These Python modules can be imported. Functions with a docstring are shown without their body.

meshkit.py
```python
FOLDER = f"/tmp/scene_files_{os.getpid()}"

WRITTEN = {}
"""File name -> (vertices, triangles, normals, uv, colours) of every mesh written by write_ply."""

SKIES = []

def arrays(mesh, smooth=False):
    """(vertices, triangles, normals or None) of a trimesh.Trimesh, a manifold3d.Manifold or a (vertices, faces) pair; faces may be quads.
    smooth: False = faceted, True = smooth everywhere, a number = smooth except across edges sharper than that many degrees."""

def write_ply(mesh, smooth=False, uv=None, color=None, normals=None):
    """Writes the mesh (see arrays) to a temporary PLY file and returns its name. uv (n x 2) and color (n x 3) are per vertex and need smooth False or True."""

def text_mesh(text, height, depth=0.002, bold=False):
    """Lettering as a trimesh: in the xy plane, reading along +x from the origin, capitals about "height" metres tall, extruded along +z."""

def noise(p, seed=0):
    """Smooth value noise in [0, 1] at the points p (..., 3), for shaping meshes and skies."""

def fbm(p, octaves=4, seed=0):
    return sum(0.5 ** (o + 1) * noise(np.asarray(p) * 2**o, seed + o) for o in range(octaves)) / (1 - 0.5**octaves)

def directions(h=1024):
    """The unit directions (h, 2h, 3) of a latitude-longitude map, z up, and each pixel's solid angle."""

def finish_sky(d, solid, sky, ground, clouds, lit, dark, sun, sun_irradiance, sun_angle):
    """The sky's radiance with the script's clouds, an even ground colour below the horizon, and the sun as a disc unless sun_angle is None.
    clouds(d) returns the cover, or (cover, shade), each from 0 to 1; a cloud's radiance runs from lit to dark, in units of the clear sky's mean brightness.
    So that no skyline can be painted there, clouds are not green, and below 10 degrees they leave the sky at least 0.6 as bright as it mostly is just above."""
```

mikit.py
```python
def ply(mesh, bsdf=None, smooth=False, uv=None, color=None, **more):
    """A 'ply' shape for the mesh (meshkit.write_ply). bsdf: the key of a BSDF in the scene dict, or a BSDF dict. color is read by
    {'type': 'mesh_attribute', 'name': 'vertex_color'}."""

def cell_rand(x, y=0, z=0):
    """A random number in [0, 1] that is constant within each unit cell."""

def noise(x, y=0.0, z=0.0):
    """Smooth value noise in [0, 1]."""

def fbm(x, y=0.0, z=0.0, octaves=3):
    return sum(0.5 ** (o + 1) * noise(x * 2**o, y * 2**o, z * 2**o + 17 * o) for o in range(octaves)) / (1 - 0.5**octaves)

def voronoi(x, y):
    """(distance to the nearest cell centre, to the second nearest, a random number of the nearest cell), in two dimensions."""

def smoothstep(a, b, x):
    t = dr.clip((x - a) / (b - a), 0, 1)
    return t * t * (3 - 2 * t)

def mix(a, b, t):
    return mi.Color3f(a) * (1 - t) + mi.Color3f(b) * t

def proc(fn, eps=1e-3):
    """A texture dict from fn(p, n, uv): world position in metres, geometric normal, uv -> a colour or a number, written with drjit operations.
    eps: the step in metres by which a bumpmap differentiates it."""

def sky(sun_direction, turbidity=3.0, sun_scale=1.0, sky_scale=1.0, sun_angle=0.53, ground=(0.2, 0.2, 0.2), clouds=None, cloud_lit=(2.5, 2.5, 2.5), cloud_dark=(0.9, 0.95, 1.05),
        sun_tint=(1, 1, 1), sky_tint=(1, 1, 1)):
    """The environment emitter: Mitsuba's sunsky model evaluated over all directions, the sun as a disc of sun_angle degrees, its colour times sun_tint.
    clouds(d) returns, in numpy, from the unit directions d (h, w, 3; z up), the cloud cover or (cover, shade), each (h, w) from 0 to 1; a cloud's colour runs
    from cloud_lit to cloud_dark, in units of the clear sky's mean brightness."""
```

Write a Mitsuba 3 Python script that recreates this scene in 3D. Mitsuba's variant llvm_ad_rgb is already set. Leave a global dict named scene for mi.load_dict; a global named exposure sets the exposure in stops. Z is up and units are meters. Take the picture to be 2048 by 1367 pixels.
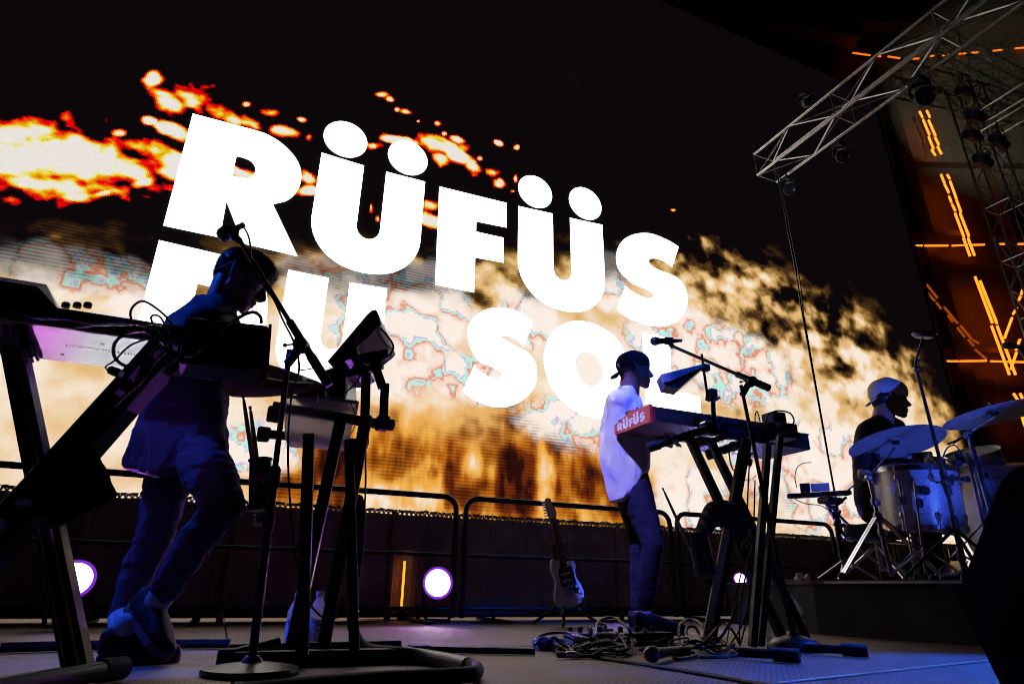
import math, random
import numpy as np
import trimesh
import manifold3d as m3
import drjit as dr
import mitsuba as mi
import mikit, meshkit
from shapely.geometry import Polygon
from shapely.ops import unary_union

T = mi.ScalarTransform4f
scene, labels = {}, {}
rng = random.Random(7)
nrng = np.random.default_rng(7)

# ------------------------------------------------------------------ camera (calibrated on the screen's lettering)
FPX, TILT, ROLL, YAW, HC = 1230.0, 0.3835, 0.014, 1.16, 0.22
CAM = np.array([0, 0, HC])
FW = np.array([0, math.cos(TILT), math.sin(TILT)])
_u = np.array([0, -math.sin(TILT), math.cos(TILT)])
_r = np.array([1.0, 0, 0])
RT = math.cos(ROLL) * _r + math.sin(ROLL) * _u
UPV = -math.sin(ROLL) * _r + math.cos(ROLL) * _u
scene['camera'] = {'type': 'perspective', 'fov': 2 * math.degrees(math.atan(1024 / FPX)), 'fov_axis': 'x', 'near_clip': 0.02, 'far_clip': 2000.0,
                   'to_world': T().look_at(origin=CAM.tolist(), target=(CAM + FW).tolist(), up=UPV.tolist())}
exposure = 0.0
# ------------------------------------------------------------------ night sky and the stage's wash lights
scene['night_sky'] = {**mikit.sky((0.3, -0.5, 0.25), turbidity=4, sun_scale=0.0, sky_scale=0.00006, sky_tint=(2.6, 0.95, 0.8)), 'sampling_weight': 0.3}


def spot(key, pos, target, color, power, angle, weight=1.0, beam=None):
    scene[key] = {'type': 'spot', 'to_world': T().look_at(origin=list(map(float, pos)), target=list(map(float, target)), up=[0.01, 0.02, 1]),
                  'intensity': {'type': 'rgb', 'value': [float(c) * power for c in color]}, 'cutoff_angle': angle, 'beam_width': beam or angle * 0.7, 'sampling_weight': weight}


# ------------------------------------------------------------------ directions of the stage: U along the backdrop, N towards the audience
U = np.array([math.sin(YAW), math.cos(YAW), 0.0])
N = np.array([math.cos(YAW), -math.sin(YAW), 0.0])
Z = np.array([0, 0, 1.0])
V3 = lambda *a: np.array(a, float)


def ray(x, y):
    return FW + RT * (x - 1024) / FPX + UPV * (683.5 - y) / FPX


def at(x, y, Y):
    """The point at distance Y into the stage that stands in direction (x, y) of the 2048 x 1367 survey."""
    d = ray(x, y)
    return CAM + d * (Y / d[1])


def gnd(x, y, z=0.0):
    d = ray(x, y)
    return CAM + d * ((z - HC) / d[2])


def on(x, y, p, n):
    d = ray(x, y)
    return CAM + d * (((np.asarray(p) - CAM) @ n) / (d @ n))


# ------------------------------------------------------------------ naming
def free(key):
    if key not in scene and key not in labels and not any(k.startswith(key + '__') for k in scene):
        return key
    i = 1
    while f'{key}_{i:03d}' in scene or f'{key}_{i:03d}' in labels or any(k.startswith(f'{key}_{i:03d}__') for k in scene):
        i += 1
    return f'{key}_{i:03d}'


def thing(name, label, cat, group=None):
    key = free(name)
    labels[key] = {'label': label, 'category': cat}
    if group:
        labels[key]['group'] = group
    return key


COUNT = {}


def obj(parent, name, mesh, mat, smooth=35, label=None, kind=None, **more):
    base = parent + '__' + name
    n = COUNT.get(base, 0)
    COUNT[base] = n + 1
    key = base if n == 0 else f'{base}_{n:03d}'
    scene[key] = mikit.ply(mesh, mat, smooth=smooth, **more) if not isinstance(mesh, dict) else mesh
    if label or kind:
        labels[key] = {}
        if label:
            labels[key]['label'] = label
        if kind:
            labels[key]['kind'] = kind
    return key


def struct(name, mesh, mat, smooth=False):
    scene[name] = mikit.ply(mesh, mat, smooth=smooth)
    labels[name] = {'kind': 'structure'}
    return name


# ------------------------------------------------------------------ mesh helpers
cat = trimesh.util.concatenate


def unit(v):
    v = np.asarray(v, float)
    return v / (np.linalg.norm(v) + 1e-12)


def frame(d, hint=None):
    d = unit(d)
    h = np.asarray(hint if hint is not None else Z, float)
    if abs(unit(h) @ d) > 0.98:
        h = V3(1, 0, 0) if abs(d[0]) < 0.9 else V3(0, 1, 0)
    a = unit(np.cross(h, d))
    return a, np.cross(d, a), d


def obox(c, e, X=U, Y=-N, Zv=Z, bev=0.0):
    """A box at centre c with full sizes e along X, Y, Zv; bev chamfers its edges."""
    e = np.asarray(e, float)
    if bev:
        s = np.array([[x, y, z] for x in (-1, 1) for y in (-1, 1) for z in (-1, 1)]) * (e / 2)
        b = np.minimum(bev, e / 2.5)
        pts = np.vstack([s - np.sign(s) * b * k for k in ([0, 1, 1], [1, 0, 1], [1, 1, 0])])
        m = trimesh.convex.convex_hull(pts)
    else:
        m = trimesh.creation.box(e)
    M = np.eye(4)
    M[:3, 0], M[:3, 1], M[:3, 2], M[:3, 3] = X, Y, Zv, c
    m.apply_transform(M)
    if np.linalg.det(M[:3, :3]) < 0:
        m.invert()
    return m


def bar(a, b, w, h=None, hint=None, bev=0.0):
    """A rectangular bar from a to b; w across, h along the hint."""
    a, b = np.asarray(a, float), np.asarray(b, float)
    x, y, d = frame(b - a, hint)
    return obox((a + b) / 2, (w, h or w, np.linalg.norm(b - a)), x, y, d, bev)


def tube(pts, r, sides=10, cap=True):
    p = np.asarray(pts, float)
    n = len(p)
    r = np.broadcast_to(np.asarray(r, float), (n,))
    t = np.gradient(p, axis=0)
    t /= np.linalg.norm(t, axis=1, keepdims=True) + 1e-12
    a = frame(t[0])[0]
    rings = []
    ang = np.arange(sides) * 2 * np.pi / sides
    for i in range(n):
        a = unit(a - t[i] * (a @ t[i]))
        b = np.cross(t[i], a)
        rings.append(p[i] + r[i] * (np.cos(ang)[:, None] * a + np.sin(ang)[:, None] * b))
    v = np.vstack(rings)
    f = []
    i, j = np.meshgrid(np.arange(n - 1), np.arange(sides), indexing='ij')
    k = (j + 1) % sides
    q = np.stack([i * sides + j, i * sides + k, (i + 1) * sides + k, (i + 1) * sides + j], -1).reshape(-1, 4)
    f = [q[:, [0, 1, 2]], q[:, [0, 2, 3]]]
    if cap:
        v = np.vstack([v, p[0], p[-1]])
        jj = np.arange(sides)
        f.append(np.stack([(jj + 1) % sides, jj, np.full(sides, n * sides)], 1))
        o = (n - 1) * sides
        f.append(np.stack([o + jj, o + (jj + 1) % sides, np.full(sides, n * sides + 1)], 1))
    return trimesh.Trimesh(v, np.vstack(f), process=False)


def rod(a, b, r, r2=None, sides=14):
    return tube([a, b], [r, r if r2 is None else r2], sides)


def spline(pts, n=8, closed=False):
    p = np.asarray(pts, float)
    if closed:
        p = np.vstack([p[-1], p, p[0], p[1]])
    else:
        p = np.vstack([2 * p[0] - p[1], p, 2 * p[-1] - p[-2]])
    out = []
    for i in range(1, len(p) - 2):
        for k in range(n):
            t = k / n
            a, b, c, d = p[i - 1:i + 3]
            out.append(0.5 * (2 * b + (c - a) * t + (2 * a - 5 * b + 4 * c - d) * t * t + (3 * b - a - 3 * c + d) * t ** 3))
    if not closed:
        out.append(p[-2])
    return np.array(out)


def cable(pts, r, n=8, sides=6):
    return tube(spline(pts, n), r, sides)


def lathe(profile, a, b, sides=28, caps=True):
    """Profile [(radius, distance along a->b)] turned about the axis through a towards b."""
    x, y, d = frame(np.asarray(b, float) - a)
    pr = np.asarray(profile, float)
    ang = np.arange(sides) * 2 * np.pi / sides
    ring = np.cos(ang)[:, None] * x + np.sin(ang)[:, None] * y
    v = np.vstack([np.asarray(a) + d * h + ring * r for r, h in pr])
    n = len(pr)
    i, j = np.meshgrid(np.arange(n - 1), np.arange(sides), indexing='ij')
    k = (j + 1) % sides
    q = np.stack([i * sides + j, i * sides + k, (i + 1) * sides + k, (i + 1) * sides + j], -1).reshape(-1, 4)
    f = [q[:, [0, 1, 2]], q[:, [0, 2, 3]]]
    if not caps or np.allclose(pr[0], pr[-1]):
        return trimesh.Trimesh(v, np.vstack(f), process=False)
    jj = np.arange(sides)
    v = np.vstack([v, np.asarray(a) + d * pr[0, 1], np.asarray(a) + d * pr[-1, 1]])
    f.append(np.stack([(jj + 1) % sides, jj, np.full(sides, n * sides)], 1))
    o = (n - 1) * sides
    f.append(np.stack([o + jj, o + (jj + 1) % sides, np.full(sides, n * sides + 1)], 1))
    return trimesh.Trimesh(v, np.vstack(f), process=False)


ICO = trimesh.creation.icosphere(subdivisions=2).vertices
ICO1 = trimesh.creation.icosphere(subdivisions=1).vertices


def ball(c, r, sub=2):
    m = trimesh.creation.icosphere(subdivisions=sub)
    m.apply_scale(np.broadcast_to(np.asarray(r, float), (3,)))
    m.apply_translation(c)
    return m


def hullpts(balls, ico=None):
    ico = ICO if ico is None else ico
    return np.vstack([np.asarray(c) + ico * r for c, r in balls])


def blend(groups, edge=0.015, rounds=8, ico=None, cut=()):
    """Union of the hulls of groups of balls [(centre, radius), ...], refined and smoothed into one continuous surface."""
    parts = [m3.Manifold.hull_points(hullpts(g, ico)) for g in groups]
    u = m3.Manifold.batch_boolean(parts, m3.OpType.Add)
    if len(cut):
        u = u - m3.Manifold.batch_boolean([m3.Manifold.hull_points(hullpts(g, ico)) for g in cut], m3.OpType.Add)
    u = u.refine_to_length(edge)
    me = u.to_mesh()
    t = trimesh.Trimesh(np.array(me.vert_properties)[:, :3], np.array(me.tri_verts), process=True)
    if rounds:
        trimesh.smoothing.filter_taubin(t, lamb=0.5, nu=0.53, iterations=rounds)
    return t


def wrinkle(mesh, amp, freq, stretch=(1, 1, 1), seed=0, octaves=3):
    m = mesh.copy()
    p = m.vertices * np.asarray(stretch) * freq
    n = meshkit.fbm(p, octaves, seed) - 0.5
    r = np.clip(1 - np.abs(n) * 7.5, 0, 1)
    m.vertices = m.vertices + m.vertex_normals * (amp * (0.75 * r + 1.2 * n - 0.2))[:, None]
    return m


# ------------------------------------------------------------------ materials
def mat(name, color, rough=0.5, metallic=0.0, spec=0.5, bump=None, two=True, **more):
    b = {'type': 'principled', 'base_color': color if isinstance(color, dict) else {'type': 'rgb', 'value': list(color)}, 'roughness': rough, 'metallic': metallic, 'specular': spec, **more}
    if bump:
        b = {'type': 'bumpmap', 'bsdf': b, 'texture': mikit.proc(bump[0], bump[2] if len(bump) > 2 else 1e-3), 'scale': bump[1]}
    scene[name] = {'type': 'twosided', 'bsdf': b} if two else b
    return name


def wear(base, worn, freq, lo=0.5, hi=0.7):
    return mikit.proc(lambda p, n, uv: mikit.mix(base, worn, mikit.smoothstep(lo, hi, mikit.fbm(p.x * freq, p.y * freq, p.z * freq, 3))))


BLACK = mat('mat_black_powder', wear((0.012, 0.012, 0.013), (0.022, 0.021, 0.022), 14), 0.42)
PLASTIC = mat('mat_black_plastic', wear((0.02, 0.02, 0.022), (0.032, 0.031, 0.033), 30), 0.36)
RUBBER = mat('mat_rubber', (0.02, 0.02, 0.021), 0.7)
CABLE = mat('mat_cable', (0.02, 0.02, 0.023), 0.45)
CHROME = mat('mat_chrome', (0.75, 0.75, 0.78), 0.16, 1.0)
STEEL = mat('mat_dull_steel', wear((0.36, 0.36, 0.37), (0.25, 0.25, 0.26), 40), 0.38, 1.0)
ALU = mat('mat_truss_aluminium', wear((0.6, 0.62, 0.64), (0.36, 0.38, 0.39), 12), 0.26, 0.9)
BRASS = mat('mat_cymbal_bronze', mikit.proc(lambda p, n, uv: mikit.mix((0.62, 0.5, 0.34), (0.5, 0.38, 0.24), mikit.noise(p.x * 40, p.y * 40, p.z * 40))), 0.3, 0.85)
WHITE = mat('mat_white_plastic', (0.75, 0.75, 0.76), 0.4)
GREY = mat('mat_grey_metal', wear((0.55, 0.54, 0.56), (0.45, 0.44, 0.46), 9), 0.5)
SKIN = mat('mat_skin', mikit.proc(lambda p, n, uv: mikit.mix((0.36, 0.2, 0.14), (0.28, 0.14, 0.1), mikit.fbm(p.x * 30, p.y * 30, p.z * 30, 2))), 0.48, 0, 0.4)
SKINDARK = mat('mat_skin_tanned', mikit.proc(lambda p, n, uv: mikit.mix((0.2, 0.1, 0.068), (0.14, 0.07, 0.048), mikit.fbm(p.x * 30, p.y * 30, p.z * 30, 2))), 0.5, 0, 0.35)  # skin darkened: shadow on neck and face put into the colour
HAIR = mat('mat_dark_hair', (0.02, 0.015, 0.012), 0.5)
EYE = mat('mat_eye', (0.5, 0.48, 0.46), 0.2)
_weave = lambda p, n, uv: mikit.noise(p.x * 900, p.y * 900, p.z * 900)
NAVY = mat('mat_navy_shirt', mikit.proc(lambda p, n, uv: mikit.mix((0.028, 0.032, 0.055), (0.046, 0.05, 0.078), mikit.fbm(p.x * 25, p.y * 25, p.z * 25, 3))), 0.85, 0, 0.15, bump=(_weave, 0.0006))
JEANS = mat('mat_dark_jeans', mikit.proc(lambda p, n, uv: mikit.mix((0.035, 0.04, 0.066), (0.066, 0.072, 0.108), mikit.fbm(p.x * 18, p.y * 18, p.z * 30, 3))), 0.85, 0, 0.15, bump=(_weave, 0.0006))
PANTS = mat('mat_black_trousers', mikit.proc(lambda p, n, uv: mikit.mix((0.009, 0.0085, 0.012), (0.018, 0.017, 0.023), mikit.fbm(p.x * 18, p.y * 18, p.z * 30, 3))), 0.85, 0, 0.15, bump=(_weave, 0.0006))
COTTON = mat('mat_white_cotton', mikit.proc(lambda p, n, uv: mikit.mix((0.78, 0.77, 0.78), (0.7, 0.69, 0.71), mikit.fbm(p.x * 15, p.y * 15, p.z * 15, 2))), 0.9, 0, 0.1, bump=(_weave, 0.0005))
SOCK = mat('mat_grey_sock', (0.42, 0.45, 0.5), 0.9, 0, 0.1)
SHOE = mat('mat_black_shoe', (0.009, 0.0085, 0.009), 0.6, 0, 0.2)
CAPBLACK = mat('mat_black_cap', (0.015, 0.015, 0.017), 0.85, 0, 0.15)
CAPWHITE = mat('mat_white_cap', mikit.proc(lambda p, n, uv: mikit.mix((0.66, 0.64, 0.61), (0.52, 0.5, 0.48), mikit.fbm(p.x * 25, p.y * 25, p.z * 25, 2))), 0.9, 0, 0.1)
RED = mat('mat_red_lacquer', mikit.proc(lambda p, n, uv: mikit.mix((0.62, 0.045, 0.03), (0.45, 0.03, 0.022), mikit.fbm(p.x * 20, p.y * 20, p.z * 60, 2))), 0.35)
WOOD = mat('mat_dark_wood', mikit.proc(lambda p, n, uv: mikit.mix((0.16, 0.05, 0.03), (0.09, 0.028, 0.018), mikit.noise(p.x * 30, p.y * 30, p.z * 260))), 0.4)
STICK = mat('mat_stick_wood', (0.5, 0.36, 0.22), 0.5)
IVORY = mat('mat_ivory_key', (0.78, 0.76, 0.72), 0.3)
CARPET = mat('mat_cabinet_carpet', mikit.proc(lambda p, n, uv: mikit.mix((0.1, 0.06, 0.08), (0.2, 0.125, 0.16), mikit.noise(p.x * 350, p.y * 350, p.z * 350))), 0.95, 0, 0.1, bump=(lambda p, n, uv: mikit.noise(p.x * 400, p.y * 400, p.z * 400), 0.002))
scene['mat_clear_plastic'] = {'type': 'principledthin', 'base_color': {'type': 'rgb', 'value': [0.85, 0.87, 0.9]}, 'roughness': 0.2, 'spec_trans': 0.55, 'diff_trans': 0.7, 'eta': 1.45}
scene['mat_bin_plastic'] = {'type': 'twosided', 'bsdf': {'type': 'principled', 'base_color': {'type': 'rgb', 'value': [0.5, 0.5, 0.52]}, 'roughness': 0.35}}
scene['mat_water'] = {'type': 'dielectric', 'int_ior': 1.33}
scene['mat_black_area'] = {'type': 'diffuse', 'reflectance': {'type': 'rgb', 'value': [0.02, 0.02, 0.02]}}

# ================================================================== SETTING
FLOOR_TOP = 0.0
struct('ground', trimesh.creation.box((900, 900, 0.1), T_ := None) if False else obox(V3(0, 300, -1.25), (900, 900, 0.1), V3(1, 0, 0), V3(0, 1, 0)), mat('mat_ground', (0.03, 0.028, 0.028), 0.9))
# the stage floor: deck panels laid along the backdrop, each one a piece
def _deck(p, n, uv):
    grain = mikit.noise(p.x * 420, p.y * 420, p.z * 420)
    a = p.x * U[0] + p.y * U[1]
    b = p.x * N[0] + p.y * N[1]
    hole = mikit.smoothstep(0.25, 0.7, dr.sin(a * 270) * dr.sin(b * 270))
    stain = mikit.fbm(p.x * 2.2, p.y * 2.2, 0.0, 4)
    return mikit.mix((0.15, 0.098, 0.072), (0.42, 0.272, 0.195), dr.clip(0.5 * grain + 1.0 * (stain - 0.28), 0, 1)) * (1 - 0.6 * hole)


def _deckbump(p, n, uv):
    a = p.x * U[0] + p.y * U[1]
    b = p.x * N[0] + p.y * N[1]
    dots = dr.sin(a * 270) * dr.sin(b * 270)
    return 0.5 * dots + 0.7 * mikit.noise(p.x * 500, p.y * 500, 0)


mat('mat_deck', mikit.proc(_deck), 0.46, 0.45, 0.8, bump=(_deckbump, 0.0022, 5e-4))
mat('mat_deck_frame', (0.03, 0.03, 0.03), 0.6)
scene['stage_floor'] = mikit.ply(obox(V3(0.6, 2.6, -0.56) + 0 * U, (13.0, 8.4, 1.1)), 'mat_deck_frame')
labels['stage_floor'] = {'kind': 'structure'}
S0 = V3(0.6, 2.6, 0)
PW, PL = 1.22, 1.22
for i in range(-4, 5):
    for j in range(-3, 4):
        c = S0 + U * (i * PW + 0.31) + N * (j * PL + 0.12)
        if abs(i * PW + 0.31) > 6.4 - PW / 2 or abs(j * PL + 0.12) > 4.2 - PL / 2 or c[1] < -1.2:
            continue
        dz = nrng.uniform(-0.0008, 0.0008)
        obj('stage_floor', 'deck_panel', obox(c + Z * (-0.005 + dz), (PW - 0.007, PL - 0.007, 0.010), bev=0.002), 'mat_deck', smooth=False)

# ------------------------------------------------------------------ the video wall
SP0 = V3(0, 10, 0)


def sc(x, y):
    """Position on the video wall's plane (metres along U, height)."""
    w = on(x, y, SP0, N)
    return np.array([(w - SP0) @ U, w[2]])


S_L, S_R, S_B, S_T = -9.5, 12.1, 0.35, float(sc(1448, 58)[1])
c0 = SP0 + U * (S_L + S_R) / 2 + Z * (S_B + S_T) / 2
Mw = np.eye(4)
Mw[:3, 0], Mw[:3, 1], Mw[:3, 2], Mw[:3, 3] = U * (S_R - S_L) / 2, Z * (S_T - S_B) / 2, N, c0
# flames over the black part of the picture: (x, y, half length, half height, tilt) of the survey
FL = [(40, 320, 170, 62, 8), (170, 318, 150, 55, 12), (110, 372, 170, 30, 5), (30, 275, 80, 32, 8), (250, 340, 70, 30, 10), (300, 300, 70, 22, 16), (335, 320, 60, 26, 16), (340, 345, 50, 16, 10), (150, 395, 50, 18, 0), (200, 388, 40, 12, -10),
      (345, 207, 38, 20, 22), (385, 205, 45, 24, 20), (425, 222, 40, 16, 24), (465, 240, 36, 16, 24), (505, 252, 50, 15, 22), (560, 262, 45, 16, 8), (540, 226, 24, 9, 5), (306, 157, 15, 12, 10), (296, 242, 13, 8, 10), (335, 264, 30, 14, 15),
      (600, 240, 10, 5, 10), (615, 275, 10, 9, 0), (490, 210, 10, 6, 0), (745, 292, 20, 9, 8), (800, 282, 40, 8, 8), (880, 292, 44, 13, 14), (915, 312, 30, 12, 22), (945, 330, 20, 12, 50), (880, 318, 14, 10, 30), (985, 345, 16, 11, 30), (1000, 365, 12, 12, 40),
      (760, 190, 12, 6, 10), (778, 200, 10, 6, 20), (792, 220, 6, 5, 0), (812, 225, 14, 6, 10), (835, 243, 5, 4, 0), (872, 247, 7, 5, 30), (910, 277, 14, 8, 20), (888, 268, 6, 4, 0), (995, 287, 7, 4, 20), (1033, 295, 6, 5, 0), (958, 318, 7, 6, 0), (1030, 358, 5, 9, 0), (1025, 383, 7, 4, 0),
      (614, 352, 22, 14, 10), (615, 382, 24, 10, 0), (860, 410, 22, 10, 15), (860, 440, 24, 12, 20), (740, 415, 5, 12, 0), (754, 440, 6, 8, 0), (478, 348, 26, 10, 25), (1345, 421, 7, 4, 0), (285, 365, 30, 12, -15), (75, 262, 30, 10, 5), (240, 268, 20, 8, 0)]
FLW = []
for (x, y, a, b, t) in FL:
    q = sc(x, y)
    ct, st = math.cos(math.radians(t)), math.sin(math.radians(t))
    ax, bx = sc(x + a * ct, y + a * st) - q, sc(x - b * st, y + b * ct) - q
    J = np.linalg.inv(np.stack([ax, bx], 1))
    FLW.append((q, J))
EDGE = [sc(*p) for p in [(-300, 425), (0, 445), (300, 455), (520, 465), (800, 482), (1100, 482), (1390, 455), (1500, 478), (1620, 530), (1760, 625), (1870, 745), (1935, 880)]]
ORG = [(sc(x, y), np.abs(sc(x + a, y) - sc(x - a, y))[0] / 2, np.abs(sc(x, y + b) - sc(x, y - b))[1] / 2, w) for x, y, a, b, w in
       [(980, 985, 330, 75, 1.0), (760, 890, 190, 120, 0.8), (1130, 890, 140, 110, 0.8), (1330, 1000, 240, 60, 0.55), (640, 985, 200, 60, 0.5), (1560, 1000, 160, 60, 0.35)]]
PSY = [(sc(x, y), np.abs(sc(x + a, y) - sc(x - a, y))[0] / 2, np.abs(sc(x, y + b) - sc(x, y - b))[1] / 2) for x, y, a, b in
       [(770, 690, 120, 120), (860, 610, 90, 100), (700, 560, 150, 70), (1180, 740, 60, 60), (1200, 850, 170, 60), (1420, 720, 190, 90), (1640, 950, 170, 120), (1220, 540, 50, 90), (1390, 1000, 90, 80), (170, 540, 240, 50), (520, 900, 90, 60), (300, 600, 90, 60), (940, 760, 90, 50), (1060, 640, 60, 60)]]
FG = [(sc(x, y), np.abs(sc(x + a, y) - sc(x - a, y))[0] / 2, np.abs(sc(x, y + b) - sc(x, y - b))[1] / 2, w) for x, y, a, b, w in
      [(980, 590, 80, 40, 1), (850, 540, 70, 30, .6), (1060, 590, 120, 50, .8), (1440, 560, 130, 80, 1), (1560, 640, 160, 90, .8), (1700, 760, 140, 90, 1), (430, 520, 200, 40, .8), (140, 560, 260, 50, .8), (120, 700, 150, 50, .35), (1450, 800, 120, 50, .5), (1130, 840, 120, 30, .6), (700, 600, 90, 40, .4), (1330, 420, 120, 60, .8)]]


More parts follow.
